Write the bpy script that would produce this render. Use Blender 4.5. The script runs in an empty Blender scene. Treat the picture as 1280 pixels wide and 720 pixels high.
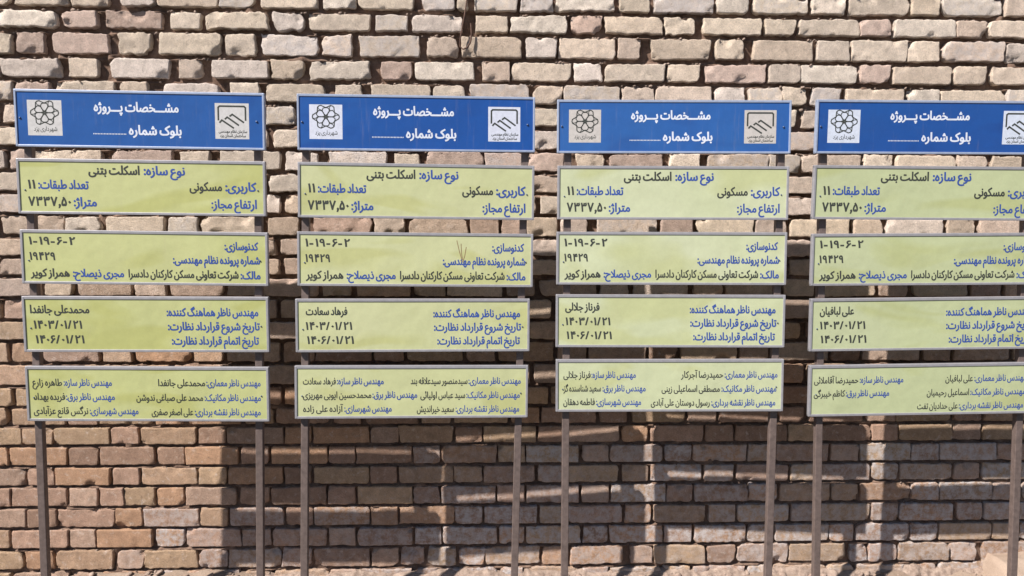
import bpy, math, random
import numpy as np
from mathutils import Vector, Matrix
from mathutils.geometry import delaunay_2d_cdt
random.seed(7)
rng = np.random.default_rng(11)
R = math.radians
scene = bpy.context.scene
col = scene.collection

# ------------------------------------------------------------ camera
F = 1000.0 / 1280.0                     # focal length over image width
DW = 2.86                               # camera to wall, metres
PITCH, YAW, ROLL = R(5.5), R(1.8), R(0.22)
CAM = Vector((0.0, -DW, 1.42))
fw = Vector((math.sin(YAW) * math.cos(PITCH), math.cos(YAW) * math.cos(PITCH), -math.sin(PITCH)))
rt = fw.cross(Vector((0, 0, 1))).normalized()
up = rt.cross(fw)
rt, up = rt * math.cos(ROLL) + up * math.sin(ROLL), up * math.cos(ROLL) - rt * math.sin(ROLL)
cd = bpy.data.cameras.new('camera')
cam = bpy.data.objects.new('camera', cd)
col.objects.link(cam)
m = Matrix((rt, up, -fw)).transposed().to_4x4()
m.translation = CAM
cam.matrix_world = m
cd.sensor_width = 36.0
cd.lens = 36.0 * F
cd.clip_start = 0.05
cd.clip_end = 500
scene.camera = cam

# ------------------------------------------------------------ light
sv = Vector((1.453, 1.0, -1.777)).normalized()      # the way the sunlight travels
toward = -sv
sd = bpy.data.lights.new('sun', 'SUN')
sd.energy = 5.0
sd.angle = R(0.55)
sd.color = (1.0, 0.92, 0.83)
so = bpy.data.objects.new('sun', sd)
col.objects.link(so)
so.rotation_euler = toward.to_track_quat('Z', 'Y').to_euler()
so.location = (-4, -6, 6)
world = bpy.data.worlds.new('World')
scene.world = world
world.use_nodes = True
wn = world.node_tree
sky = wn.nodes.new('ShaderNodeTexSky')
sky.sky_type = 'NISHITA'
sky.sun_disc = False
sky.sun_elevation = math.asin(toward.z)
sky.sun_rotation = math.atan2(toward.x, toward.y)
sky.dust_density = 0.3
sky.altitude = 1200
sky.air_density = 0.9
bgn = wn.nodes['Background']
bgn.inputs[1].default_value = 0.05
wn.links.new(sky.outputs[0], bgn.inputs[0])
scene.view_settings.view_transform = 'Standard'
scene.view_settings.look = 'None'
scene.view_settings.exposure = 0.86
scene.view_settings.gamma = 1.0

# ------------------------------------------------------------ helpers
def ray(px, py):
    return fw + rt * ((px - 640) / 1000.0) - up * ((py - 360) / 1000.0)
def hit(px, py, p0, n):
    d = ray(px, py)
    t = (p0 - CAM).dot(n) / d.dot(n)
    return CAM + d * t
WN = Vector((0, -1, 0))
def wall(px, py):
    return hit(px, py, Vector((0, 0, 0)), WN)

def hash3(i, j, k, s):
    n = (i * 73856093) ^ (j * 19349663) ^ (k * 83492791) ^ (s * 2654435761)
    n = (n ^ (n >> 13)) * 1274126177
    n = n & 0x7fffffff
    n = (n ^ (n >> 16)) * 2246822519
    return ((n & 0x7fffffff) / float(0x7fffffff)) * 2 - 1
def vnoise(P, freq, seed=0):
    Q = np.asarray(P, dtype=np.float64) * freq
    I = np.floor(Q).astype(np.int64)
    f = Q - I
    f = f * f * (3 - 2 * f)
    out = 0
    for a in (0, 1):
        for b in (0, 1):
            for c in (0, 1):
                w = (f[:, 0] if a else 1 - f[:, 0]) * (f[:, 1] if b else 1 - f[:, 1]) * (f[:, 2] if c else 1 - f[:, 2])
                out = out + w * hash3(I[:, 0] + a, I[:, 1] + b, I[:, 2] + c, seed)
    return out
def fbm(P, freq, octs=3, seed=0):
    s, a = 0, 1.0
    for o in range(octs):
        s = s + a * vnoise(P, freq * 2 ** o, seed + o * 17)
        a *= 0.5
    return s

def mesh(name, V, faces, mats, tint=None, smooth=True, fm=None):
    me = bpy.data.meshes.new(name)
    me.from_pydata([tuple(v) for v in V], [], [tuple(int(i) for i in f) for f in faces])
    for mt in (mats if isinstance(mats, (list, tuple)) else [mats]):
        me.materials.append(mt)
    if fm is not None:
        me.polygons.foreach_set('material_index', fm)
    if smooth:
        me.polygons.foreach_set('use_smooth', [True] * len(me.polygons))
    if tint is not None:
        at = me.color_attributes.new('tint', 'FLOAT_COLOR', 'POINT')
        at.data.foreach_set('color', np.asarray(tint, dtype=np.float32).ravel())
    me.update()
    return me
def link(name, me, parent=None, **props):
    o = bpy.data.objects.new(name, me)
    col.objects.link(o)
    if parent is not None:
        o.parent = parent
    for k, v in props.items():
        o[k] = v
    return o
def empty(name, loc, **props):
    o = bpy.data.objects.new(name, None)
    o.empty_display_size = 0.1
    o.location = loc
    col.objects.link(o)
    for k, v in props.items():
        o[k] = v
    return o

class MB:
    """boxes and tubes collected into one mesh, kept in local coordinates"""
    def __init__(s):
        s.V, s.F, s.M = [], [], []
    def box(s, x0, x1, y0, y1, z0, z1, b=0.0, mi=0):
        n = len(s.V)
        if b <= 0:
            s.V += [(x, y, z) for x in (x0, x1) for y in (y0, y1) for z in (z0, z1)]
            s.F += [[n + i for i in f] for f in ((0, 1, 3, 2), (4, 6, 7, 5), (0, 4, 5, 1), (2, 3, 7, 6), (0, 2, 6, 4), (1, 5, 7, 3))]
            s.M += [mi] * 6
            return
        import bmesh
        bm = bmesh.new()
        bmesh.ops.create_cube(bm, size=1.0)
        for v in bm.verts:
            v.co = Vector((x0 + (v.co.x + .5) * (x1 - x0), y0 + (v.co.y + .5) * (y1 - y0), z0 + (v.co.z + .5) * (z1 - z0)))
        bmesh.ops.bevel(bm, geom=bm.edges[:], offset=b, segments=2, affect='EDGES', profile=0.5)
        bm.verts.index_update()
        s.V += [tuple(v.co) for v in bm.verts]
        s.F += [[n + v.index for v in f.verts] for f in bm.faces]
        s.M += [mi] * len(bm.faces)
        bm.free()
    def tube(s, pts, r, seg=8, mi=0):
        pts = [Vector(p) for p in pts]
        n0 = len(s.V)
        for i, p in enumerate(pts):
            t = (pts[min(i + 1, len(pts) - 1)] - pts[max(i - 1, 0)]).normalized()
            a = t.cross(Vector((0.13, 0.97, 0.2))).normalized()
            b = t.cross(a)
            rr = r[i] if isinstance(r, (list, tuple)) else r
            for k in range(seg):
                an = 2 * math.pi * k / seg
                s.V.append(tuple(p + (a * math.cos(an) + b * math.sin(an)) * rr))
        for i in range(len(pts) - 1):
            for k in range(seg):
                k2 = (k + 1) % seg
                s.F.append([n0 + i * seg + k, n0 + i * seg + k2, n0 + (i + 1) * seg + k2, n0 + (i + 1) * seg + k])
                s.M.append(mi)
        s.F.append([n0 + k for k in range(seg)][::-1]); s.M.append(mi)
        s.F.append([n0 + (len(pts) - 1) * seg + k for k in range(seg)]); s.M.append(mi)
    def build(s, name, mats, smooth=False, tint=None):
        return mesh(name, s.V, s.F, mats, tint, smooth, s.M)

# ------------------------------------------------------------ materials
def mat(name, rough=0.8, spec=0.3, metal=0.0):
    mt = bpy.data.materials.new(name)
    mt.use_nodes = True
    nt = mt.node_tree
    b = nt.nodes['Principled BSDF']
    b.inputs['Roughness'].default_value = rough
    b.inputs['Specular IOR Level'].default_value = spec
    b.inputs['Metallic'].default_value = metal
    return mt, nt, b
def N(nt, t, **kw):
    n = nt.nodes.new(t)
    for k, v in kw.items():
        setattr(n, k, v)
    return n
def noise(nt, scale, detail=4, rough=0.55, vec=None, dim='3D', dist=0.0):
    n = N(nt, 'ShaderNodeTexNoise')
    n.inputs['Scale'].default_value = scale
    n.inputs['Detail'].default_value = detail
    n.inputs['Roughness'].default_value = rough
    n.inputs['Distortion'].default_value = dist
    if vec is not None:
        nt.links.new(vec, n.inputs['Vector'])
    return n
def ramp(nt, fac, stops):
    r = N(nt, 'ShaderNodeValToRGB')
    e = r.color_ramp.elements
    while len(e) < len(stops):
        e.new(0.5)
    for i, (p, c) in enumerate(stops):
        e[i].position = p
        e[i].color = (c, c, c, 1) if not isinstance(c, tuple) else (*c, 1)
    nt.links.new(fac, r.inputs[0])
    return r.outputs[0]
def mix(nt, fac, a, b, mode='MIX'):
    n = N(nt, 'ShaderNodeMix', data_type='RGBA', blend_type=mode)
    for sock, v in ((n.inputs[0], fac), (n.inputs[6], a), (n.inputs[7], b)):
        if isinstance(v, bpy.types.NodeSocket):
            nt.links.new(v, sock)
        elif isinstance(v, tuple):
            sock.default_value = (*v, 1)
        else:
            sock.default_value = v
    return n.outputs[2]
def geo(nt):
    return N(nt, 'ShaderNodeNewGeometry').outputs['Position']
def bump(nt, b, h, strength, dist):
    n = N(nt, 'ShaderNodeBump')
    n.inputs['Strength'].default_value = strength
    n.inputs['Distance'].default_value = dist
    nt.links.new(h, n.inputs['Height'])
    nt.links.new(n.outputs[0], b.inputs['Normal'])

def brick_material():
    mt, nt, b = mat('fired_brick', 0.93, 0.12)
    L = nt.links.new
    P = geo(nt)
    at = N(nt, 'ShaderNodeAttribute', attribute_name='tint')
    big = ramp(nt, noise(nt, 26, 6, 0.65, P).outputs[0], [(0.3, 0.76), (0.7, 1.18)])
    c = mix(nt, 1.0, at.outputs['Color'], big, 'MULTIPLY')
    # fine sandy speckle
    fine = ramp(nt, noise(nt, 210, 5, 0.9, P).outputs[0], [(0.28, 0.48), (0.46, 1.0), (0.70, 1.36)])
    c = mix(nt, 0.9, c, fine, 'MULTIPLY')
    # grime and clinging mortar
    g = ramp(nt, noise(nt, 75, 8, 0.78, P, dist=0.3).outputs[0], [(0.61, 0.0), (0.68, 0.75)])
    c = mix(nt, g, c, (0.19, 0.135, 0.105))
    pale = ramp(nt, noise(nt, 42, 8, 0.75, P, dist=0.3).outputs[0], [(0.55, 0.0), (0.68, 0.65)])
    c = mix(nt, pale, c, (0.66, 0.57, 0.51))
    # salt bloom, only where the tint's alpha says the wall is damp
    sn = ramp(nt, noise(nt, 34, 8, 0.78, P).outputs[0], [(0.42, 0.0), (0.58, 1.0)])
    sm = N(nt, 'ShaderNodeMath', operation='MULTIPLY')
    L(sn, sm.inputs[0]); L(at.outputs['Alpha'], sm.inputs[1])
    c = mix(nt, sm.outputs[0], c, (0.58, 0.55, 0.56))
    L(c, b.inputs['Base Color'])
    h1 = noise(nt, 210, 8, 0.9, P)
    h2 = noise(nt, 70, 6, 0.8, P)
    pit = ramp(nt, noise(nt, 330, 3, 0.7, P).outputs[0], [(0.30, 0.0), (0.45, 1.0)])
    ad = N(nt, 'ShaderNodeMath', operation='MULTIPLY_ADD'); ad.inputs[1].default_value = 0.55
    L(h2.outputs[0], ad.inputs[0]); L(h1.outputs[0], ad.inputs[2])
    ad2 = N(nt, 'ShaderNodeMath', operation='MULTIPLY_ADD'); ad2.inputs[1].default_value = 0.22
    L(pit, ad2.inputs[0]); L(ad.outputs[0], ad2.inputs[2])
    bump(nt, b, ad2.outputs[0], 1.0, 0.0065)
    return mt
BRICK = brick_material()

def earthy(name, c0, c1, sc, bsc, bd, spec=0.1):
    mt, nt, b = mat(name, 0.96, spec)
    P = geo(nt)
    f = ramp(nt, noise(nt, sc, 6, 0.65, P).outputs[0], [(0.3, c0), (0.7, c1)])
    sp = ramp(nt, noise(nt, 380, 3, 0.7, P).outputs[0], [(0.3, 0.7), (0.7, 1.2)])
    nt.links.new(mix(nt, 0.7, f, sp, 'MULTIPLY'), b.inputs['Base Color'])
    bump(nt, b, noise(nt, bsc, 8, 0.72, P).outputs[0], 0.9, bd)
    return mt
MORTAR = earthy('mud_mortar', (0.11, 0.070, 0.054), (0.25, 0.175, 0.135), 30, 110, 0.006)
SOIL = earthy('dry_soil', (0.22, 0.165, 0.13), (0.33, 0.26, 0.21), 7, 70, 0.006)
SAND = earthy('pale_sand', (0.31, 0.235, 0.185), (0.40, 0.32, 0.265), 9, 150, 0.003)
RUBBLE = earthy('rubble', (0.19, 0.14, 0.115), (0.40, 0.315, 0.265), 55, 160, 0.004)

def sheet_material(name, rough, pale, olive_glare):  # pale and olive mottling paints glare patches into the sheet colour
    mt, nt, b = mat(name, rough, 0.5)
    P = geo(nt)
    base = N(nt, 'ShaderNodeObjectInfo').outputs['Color']
    c = mix(nt, ramp(nt, noise(nt, 1.7, 2, 0.5, P, dist=0.4).outputs[0], [(0.45, 0.0), (0.62, 1.0)]), base, mix(nt, 1.0, base, pale, 'MULTIPLY'))
    mp = N(nt, 'ShaderNodeMapping'); mp.inputs['Location'].default_value = (3.1, 0, 7.7); mp.inputs['Scale'].default_value = (1.6, 1, 4.5)
    nt.links.new(P, mp.inputs['Vector'])
    c = mix(nt, ramp(nt, noise(nt, 1.5, 2, 0.5, mp.outputs[0], dist=0.8).outputs[0], [(0.56, 0.0), (0.64, 0.8)]), c, mix(nt, 1.0, base, olive_glare, 'MULTIPLY'))
    # dust runs and film
    ms = N(nt, 'ShaderNodeMapping'); ms.inputs['Scale'].default_value = (70, 1, 5)
    nt.links.new(P, ms.inputs['Vector'])
    st = ramp(nt, noise(nt, 1.0, 5, 0.7, ms.outputs[0]).outputs[0], [(0.58, 0.0), (0.80, 0.14)])
    c = mix(nt, st, c, (0.42, 0.36, 0.27))
    d = ramp(nt, noise(nt, 60, 6, 0.8, P, dist=0.5).outputs[0], [(0.3, 0.94), (0.62, 1.02)])
    c = mix(nt, 1.0, c, d, 'MULTIPLY')
    nt.links.new(c, b.inputs['Base Color'])
    bump(nt, b, noise(nt, 5, 3, 0.5, P).outputs[0], 0.6, 0.012)
    return mt
GREEN = sheet_material('yellow_green_sheeting', 0.33, (1.05, 1.04, 1.10), (0.91, 0.89, 0.72))
BLUE = sheet_material('blue_sheeting', 0.33, (1.25, 1.15, 1.05), (0.95, 0.9, 0.92))
def plain(name, c, rough=0.6, spec=0.3, metal=0.0, var=0.12):
    mt, nt, b = mat(name, rough, spec, metal)
    P = geo(nt)
    v = ramp(nt, noise(nt, 60, 6, 0.7, P).outputs[0], [(0.3, 1 - var), (0.7, 1 + var)])
    nt.links.new(mix(nt, 1.0, c, v, 'MULTIPLY'), b.inputs['Base Color'])
    bump(nt, b, noise(nt, 200, 3, 0.6, P).outputs[0], 0.2, 0.001)
    return mt
ALU = plain('dull_aluminium', (0.31, 0.31, 0.34), 0.45, 0.5, 0.25)
ALUBLUE = plain('weathered_blue_grey_edge', (0.30, 0.36, 0.50), 0.45, 0.5, 0.2)
STEEL = plain('brown_primed_steel', (0.120, 0.092, 0.085), 0.55, 0.4, 0.0, 0.3)
WHITE = plain('white_vinyl', (0.58, 0.63, 0.74), 0.5)
def emblem_paper():
    mt, nt, b = mat('emblem_paper', 0.5, 0.4)
    P = geo(nt)
    v = ramp(nt, noise(nt, 90, 6, 0.7, P).outputs[0], [(0.3, 0.86), (0.7, 1.08)])
    nt.links.new(mix(nt, 1.0, N(nt, 'ShaderNodeObjectInfo').outputs['Color'], v, 'MULTIPLY'), b.inputs['Base Color'])
    return mt
PAPER = emblem_paper()
INKBLUE = plain('blue_ink', (0.036, 0.078, 0.30), 0.5)
INKDARK = plain('black_ink', (0.042, 0.048, 0.044), 0.5)
RUST = plain('rusty_iron', (0.10, 0.06, 0.048), 0.75, 0.2, 0.0, 0.35)
SCRATCH = plain('rusty_scratch', (0.24, 0.17, 0.09), 0.8)
SCREW = plain('screw_head', (0.10, 0.13, 0.22), 0.4, 0.5, 0.6)
FADED = plain('sun_faded_streak', (0.42, 0.42, 0.20), 0.6)
# ------------------------------------------------------------ the courses of the wall
# underside of every course, measured at the gap between the first two stands (x = 345)
BOT = [9.5, 37, 69, 98, 127, 155, 184, 212, 239, 266, 294, 319, 343.5, 370, 398, 424, 452, 480, 506, 530, 554.5, 580, 605, 631, 657, 682.5, 709]
ROWS = {}
ROWS[0] = [(-40, 10), (18, 83), (86, 136), (149, 191), (197, 271), (275, 318), (325, 397), (405, 445), (447, 518), (529, 567), (571, 584), (593, 647), (652, 691), (694, 768), (775, 812), (820, 893), (897, 935), (941, 1011), (1017, 1058), (1061, 1138), (1140, 1177), (1180, 1255), (1259, 1300)]
ROWS[1] = [(-5, 68), (78, 122), (132, 201), (212, 250), (259, 333), (340, 379), (386, 463), (470, 508), (514, 577), (595, 634), (637, 709), (715, 752), (757, 829), (832, 868), (880, 952), (957, 995), (1000, 1075), (1077, 1114), (1120, 1195), (1198, 1234), (1238, 1310)]
ROWS[2] = [(-24, 14), (19, 55), (65, 136), (147, 187), (198, 276), (281, 317), (325, 397), (401, 441), (449, 525), (533, 571), (577, 651), (658, 695), (699, 769), (774, 800), (815, 889), (894, 930), (943, 1017), (1023, 1062), (1066, 1134), (1135, 1175), (1181, 1255), (1258, 1296)]
ROWS[3] = [(-40, -5), (1, 74), (85, 122), (137, 210), (221, 251), (264, 335), (341, 379), (388, 463), (477, 515), (518, 592), (602, 637), (640, 713), (716, 753), (757, 832), (835, 875), (882, 958), (961, 1001), (1003, 1072), (1076, 1114), (1117, 1189), (1195, 1234), (1241, 1310)]
ROWS[4] = [(-52, 15), (20, 60), (68, 144), (149, 185), (205, 273), (289, 323), (332, 406), (420, 452), (465, 537), (543, 580), (586, 662), (666, 703), (704, 775), (778, 817), (820, 890), (893, 931), (938, 978), (979, 1009), (1015, 1052), (1060, 1129), (1135, 1174), (1178, 1257), (1260, 1300)]
ROWS[7] = [(-64, 6), (10, 33), (43, 88), (90, 129), (140, 215), (226, 262), (274, 349), (357, 396), (411, 483), (491, 524), (533, 604), (606, 655), (661, 705), (721, 756), (764, 829), (839, 876), (885, 960), (962, 1000), (1004, 1075), (1080, 1116), (1122, 1195), (1199, 1235), (1241, 1310)]
ROWS[10] = [(-40, -4), (2, 34), (46, 79), (82, 125), (133, 204), (210, 247), (253, 325), (335, 373), (390, 464), (468, 504), (512, 584), (588, 623), (627, 654), (658, 696), (701, 736), (747, 822), (826, 866), (871, 942), (945, 984), (989, 1062), (1069, 1104), (1109, 1179), (1185, 1220), (1225, 1300)]
ROWS[20] = [(-40, 26), (28, 65), (67, 136), (139, 173), (176, 245), (248, 281), (283, 353), (356, 389), (392, 461), (463, 497), (499, 566), (569, 603), (605, 670), (673, 705), (708, 774), (778, 810), (814, 879), (882, 917), (919, 984), (986, 1020), (1023, 1088), (1090, 1122), (1125, 1190), (1192, 1227), (1229, 1300)]
ROWS[21] = [(-26, 10), (12, 83), (86, 122), (125, 193), (197, 230), (232, 297), (302, 336), (339, 409), (411, 444), (446, 514), (517, 549), (553, 621), (623, 656), (658, 723), (727, 761), (763, 828), (830, 864), (866, 933), (936, 968), (971, 1035), (1039, 1073), (1076, 1138), (1140, 1174), (1176, 1245), (1247, 1300)]
ROWS[22] = [(-40, 30), (34, 67), (69, 137), (141, 174), (177, 246), (249, 282), (285, 353), (356, 389), (392, 461), (463, 496), (499, 566), (568, 602), (605, 669), (672, 704), (707, 773), (778, 811), (814, 877), (881, 917), (921, 986), (989, 1020), (1023, 1087), (1090, 1122), (1125, 1189), (1193, 1225), (1228, 1300)]
ROWS[23] = [(-28, 11), (14, 83), (87, 121), (125, 154), (155.5, 193), (196, 229), (233, 295), (299, 336), (340, 407), (410, 444), (447, 515), (517, 549), (552, 619), (622, 655), (658, 723), (727, 761), (764, 832), (834, 866), (868, 934), (936, 971), (975, 1037), (1039, 1072), (1076, 1138), (1140, 1173), (1175, 1240), (1242, 1275), (1278, 1330)]
ROWS[24] = [(-40, 31), (34, 70), (73, 143), (145, 178), (180, 248), (251, 284), (287, 354), (358, 391), (393, 462), (464, 497), (500, 567), (569, 603), (606, 671), (675, 705), (708, 778), (781, 814), (817, 881), (886, 919), (922, 986), (989, 1020), (1023, 1087), (1090, 1122), (1125, 1190), (1196, 1228), (1231, 1300)]
ROWS[25] = [(-30, 12), (15, 84), (87, 119), (121, 190), (194, 230), (233, 300), (303, 338), (341, 408), (411, 444), (447, 516), (519, 551), (554, 621), (624, 655), (658, 725), (729, 759), (762, 828), (830, 864), (867, 932), (935, 965), (969, 1035), (1037, 1067), (1071, 1136), (1138, 1171), (1174, 1238), (1240, 1272), (1275, 1330)]
ROWS[26] = [(-40, 28), (31, 68), (71, 142), (146, 180), (182, 247), (250, 284), (286, 351), (353, 390), (393, 461), (464, 497), (500, 530), (535, 570), (574, 606), (608, 676), (678, 710), (714, 779), (787, 816), (818, 881), (885, 919), (922, 986), (988, 1056), (1063, 1084), (1086, 1120), (1122, 1186), (1188, 1221), (1228, 1290)]
# rows behind the sign panels: pitch of a stretcher and header pair, and where a stretcher starts near x = 300..420
GEN = {5: (125, 378, 8), 6: (124, 341, 8), 8: (122, 339, 8), 9: (121, 357, 7), 11: (119, 352, 7), 12: (118, 280, 6),
       13: (116, 328, 6), 14: (115, 277, 6), 15: (114, 323, 5), 16: (114, 282, 5), 17: (113, 330, 5), 18: (112, 283, 5), 19: (111, 346, 5)}
for k, (per, s0, g) in GEN.items():
    x = s0
    while x > -60:
        x -= per
    L = []
    wS = (per - 2 * g) * 0.655
    while x < 1330:
        a = random.uniform(-2.0, 2.0)
        b = random.uniform(-1.5, 1.5)
        L.append((x + a, x + wS + b))
        L.append((x + wS + g + b, x + per - g + a))
        x += per
    ROWS[k] = L
ZB = [wall(345, y).z for y in BOT]
PITCHZ = (ZB[0] - ZB[-1]) / (len(ZB) - 1)
# courses above, and one below, the picture
ztop_extra = [(ZB[0] + PITCHZ * (i + 1), ROWS[2 - (i % 2)]) for i in range(3)]

SX0, SX1 = wall(0, 360).x, wall(1280, 360).x
WX0, WX1 = -2.55, 2.75
COURSES = []        # (z bottom, z top, [(x0, x1, shown), ...], row index)
for k in range(len(BOT)):
    zb = ZB[k]
    zt = (ZB[k - 1] if k else ZB[0] + PITCHZ) - (0.0180 - 0.0050 * min(1, k / 20))
    L = []
    for (a, b) in ROWS[k]:
        L.append([wall(a, BOT[k] - 11).x, wall(b, BOT[k] - 11).x])
    COURSES.append([zb, zt, L, k])
for i, (zb, r) in enumerate(ztop_extra):
    COURSES.append([zb, zb + PITCHZ - 0.0180, [[wall(a, 20).x, wall(b, 20).x] for a, b in r], -1 - i])
zlow = ZB[-1] - PITCHZ
COURSES.append([zlow, ZB[-1] - 0.013, [[wall(a, 700).x, wall(b, 700).x] for a, b in ROWS[25]], 27])
COURSES.append([zlow - PITCHZ, zlow - 0.013, [[wall(a, 700).x, wall(b, 700).x] for a, b in ROWS[26]], 28])
# a little more wall beyond both sides of the picture
for c in COURSES:
    L = c[2]
    while L[0][0] > WX0:
        w = 0.205 if (L[0][1] - L[0][0]) < 0.15 else 0.10
        L.insert(0, [L[0][0] - 0.018 - w, L[0][0] - 0.018])
    while L[-1][1] < WX1:
        w = 0.205 if (L[-1][1] - L[-1][0]) < 0.15 else 0.10
        L.append([L[-1][1] + 0.018, L[-1][1] + 0.018 + w])

def axis(length, step, inner):
    n = max(2, int(round((length - 2 * inner[-1]) / step)))
    mid = [inner[-1] + (length - 2 * inner[-1]) * i / n for i in range(n + 1)]
    return np.array([0.0] + list(inner[:-1]) + mid + [length - q for q in inner[:-1]][::-1] + [length])

def brick_data(x0, x1, z0, z1, rough, seed, tintc, salt):
    """a weathered brick: rounded uneven outline, chipped corners, pitted face"""
    r = random.Random(seed)
    w, h = x1 - x0, z1 - z0
    inner = (0.0014, 0.004, 0.0095)
    ax, az = axis(w, 0.0085, inner), axis(h, 0.0080, inner)
    X, Z = np.meshgrid(ax, az)
    nz, nx = X.shape
    u, v = X / w * 2 - 1, Z / h * 2 - 1
    # outline: corner pull, skew, wavy edges
    sk = [r.uniform(-1, 1) * (0.0045 * rough + 0.0006) for _ in range(8)]
    cx = x0 + X
    cz = z0 + Z
    cz = cz + (v > 0) * np.abs(v) * (sk[0] * (1 - u) + sk[1] * (1 + u)) * 0.5 + (v < 0) * np.abs(v) * (sk[2] * (1 - u) + sk[3] * (1 + u)) * 0.3
    cx = cx + (u > 0) * np.abs(u) * (sk[4] * (1 - v) + sk[5] * (1 + v)) * 0.7 + (u < 0) * np.abs(u) * (sk[6] * (1 - v) + sk[7] * (1 + v)) * 0.7
    mx, mz = (x0 + x1) / 2, (z0 + z1) / 2
    rc = [min(h * 0.48, 0.002 + (r.random() ** 3.0) * 0.026 * (0.3 + rough)) for _ in range(4)]
    for (sx, sz, q) in ((-1, -1, rc[0]), (1, -1, rc[1]), (-1, 1, rc[2]), (1, 1, rc[3])):
        ex = np.minimum(1, np.maximum(0, (sx * (X - w / 2)) - (w / 2 - q)) / q)
        ez = np.minimum(1, np.maximum(0, (sz * (Z - h / 2)) - (h / 2 - q)) / q)
        # square to disc
        nxx = ex * np.sqrt(1 - ez * ez / 2)
        nzz = ez * np.sqrt(1 - ex * ex / 2)
        cx = cx + sx * (nxx - ex) * q
        cz = cz + sz * (nzz - ez) * q
    P0 = np.stack([cx.ravel(), np.full(cx.size, seed * 0.37 % 50), cz.ravel()], 1)
    edge = np.minimum(np.minimum(X, w - X), np.minimum(Z, h - Z))
    ew = np.clip(1 - edge / 0.014, 0, 1).ravel()
    amp = 0.0012 + 0.0030 * rough
    cxf = cx.ravel() + ew * fbm(P0, 75, 2, 3) * amp
    czf = cz.ravel() + ew * fbm(P0, 75, 2, 9) * amp
    rr = 0.0018 + 0.0028 * rough * r.random()
    t = np.clip(edge / rr, 0, 1).ravel()
    y = rr * (1 - np.sqrt(np.clip(1 - (1 - t) ** 2, 0, 1)))
    y = y + fbm(P0, 60, 3, 21) * (0.0006 + 0.0009 * rough) + fbm(P0, 12, 1, 31) * 0.0012
    pit = vnoise(P0, 95, 41)
    y = y + np.clip(pit - 0.45, 0, 1) * 0.006 * (0.4 + rough)
    # chips broken off corners and edges
    nch = sum(r.random() < 0.30 + 0.55 * rough for _ in range(3))
    for _ in range(nch):
        px = r.choice((0, w)) if r.random() < 0.6 else r.uniform(0, w)
        pz = r.choice((0, h))
        rad = r.uniform(0.008, 0.016 + 0.016 * rough)
        d = np.sqrt((X - px) ** 2 + (Z - pz) ** 2).ravel() + vnoise(P0, 110, 55) * 0.003
        y = y + np.clip((rad - d) * 1.6, 0, r.uniform(0.003, 0.009 + 0.004 * rough))
    tx, tz = r.uniform(-0.022, 0.022), r.uniform(-0.05, 0.05)
    y = y + r.uniform(-0.004, 0.004) * (0.35 + rough) + (X.ravel() - w / 2) * tx + (Z.ravel() - h / 2) * tz * rough
    V = np.stack([cxf, y, czf], 1)
    nF = len(V)
    idx = np.arange(nF).reshape(nz, nx)
    faces = np.stack([idx[:-1, :-1].ravel(), idx[:-1, 1:].ravel(), idx[1:, 1:].ravel(), idx[1:, :-1].ravel()], 1)
    ring = list(idx[0, :]) + list(idx[1:, -1]) + list(idx[-1, :-1][::-1]) + list(idx[1:-1, 0][::-1])
    ring = np.array(ring)
    n = len(ring)
    A = V[ring].copy(); A[:, 1] = np.maximum(A[:, 1], 0.004) + 0.010
    B = V[ring].copy(); B[:, 1] = 0.055
    V = np.concatenate([V, A, B])
    j = np.arange(n); j2 = (j + 1) % n
    s1 = np.stack([ring[j], nF + j, nF + j2, ring[j2]], 1)
    s2 = np.stack([nF + j, nF + n + j, nF + n + j2, nF + j2], 1)
    faces = np.concatenate([faces, s1, s2])
    T = np.tile(np.array([*tintc, salt], dtype=np.float32), (len(V), 1))
    return V, faces, T

PANEL_PX = {}
def P4(i, k, *c):
    PANEL_PX[(i, k)] = c
P4(0, 0, (16.7, 111), (330.5, 116.4), (331, 188), (20.5, 183)); P4(0, 1, (21, 197.5), (332, 202), (332, 270.5), (22.5, 267))
P4(0, 2, (26, 287), (335, 290.5), (335, 358), (27, 354)); P4(0, 3, (27, 370.5), (336, 371), (336, 440.6), (31, 439.5))
P4(0, 4, (32, 458), (336.5, 459), (336, 527), (34, 526))
P4(1, 0, (371, 117.5), (668.7, 121), (668.7, 191), (372, 187)); P4(1, 1, (372, 202), (668, 207.5), (667.4, 275), (372.6, 272))
P4(1, 2, (371.7, 289), (667, 292.6), (665.5, 358.8), (371.7, 357.6)); P4(1, 3, (369, 374), (662.5, 373), (661.5, 439.5), (370, 440))
P4(1, 4, (368, 457), (660.4, 457), (659.3, 521.5), (369, 523.8))
P4(2, 0, (696, 124.5), (989.5, 125.5), (988, 192), (697, 191.5)); P4(2, 1, (696, 207), (986.5, 208), (985, 275), (697.5, 274.3))
P4(2, 2, (695.6, 289.7), (984, 290.3), (982.5, 356.5), (695.6, 355.7)); P4(2, 3, (694.6, 367.8), (981.5, 369), (980.7, 434.2), (695, 434.2))
P4(2, 4, (694.6, 449.4), (979.6, 449), (978.6, 514), (695, 514.8))
P4(3, 0, (1020.7, 124.5), (1312, 126.5), (1311, 193.5), (1019.5, 191.7)); P4(3, 1, (1017, 206.3), (1308, 209), (1306, 276), (1016, 274))
P4(3, 2, (1015.6, 292.8), (1306, 290.4), (1303, 356), (1013, 357)); P4(3, 3, (1013, 373.5), (1303, 370.5), (1301, 435.5), (1012, 439.5))
P4(3, 4, (1012, 457), (1300, 453), (1298, 516), (1010.4, 521))
def covered(px, py):
    for c in PANEL_PX.values():
        if c[0][0] < px < c[1][0] and c[0][1] < py < c[3][1]:
            return True
    return False
def topx(p):
    d = p - CAM
    z = d.dot(fw)
    return 640 + 1000 * d.dot(rt) / z, 360 - 1000 * d.dot(up) / z

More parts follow.
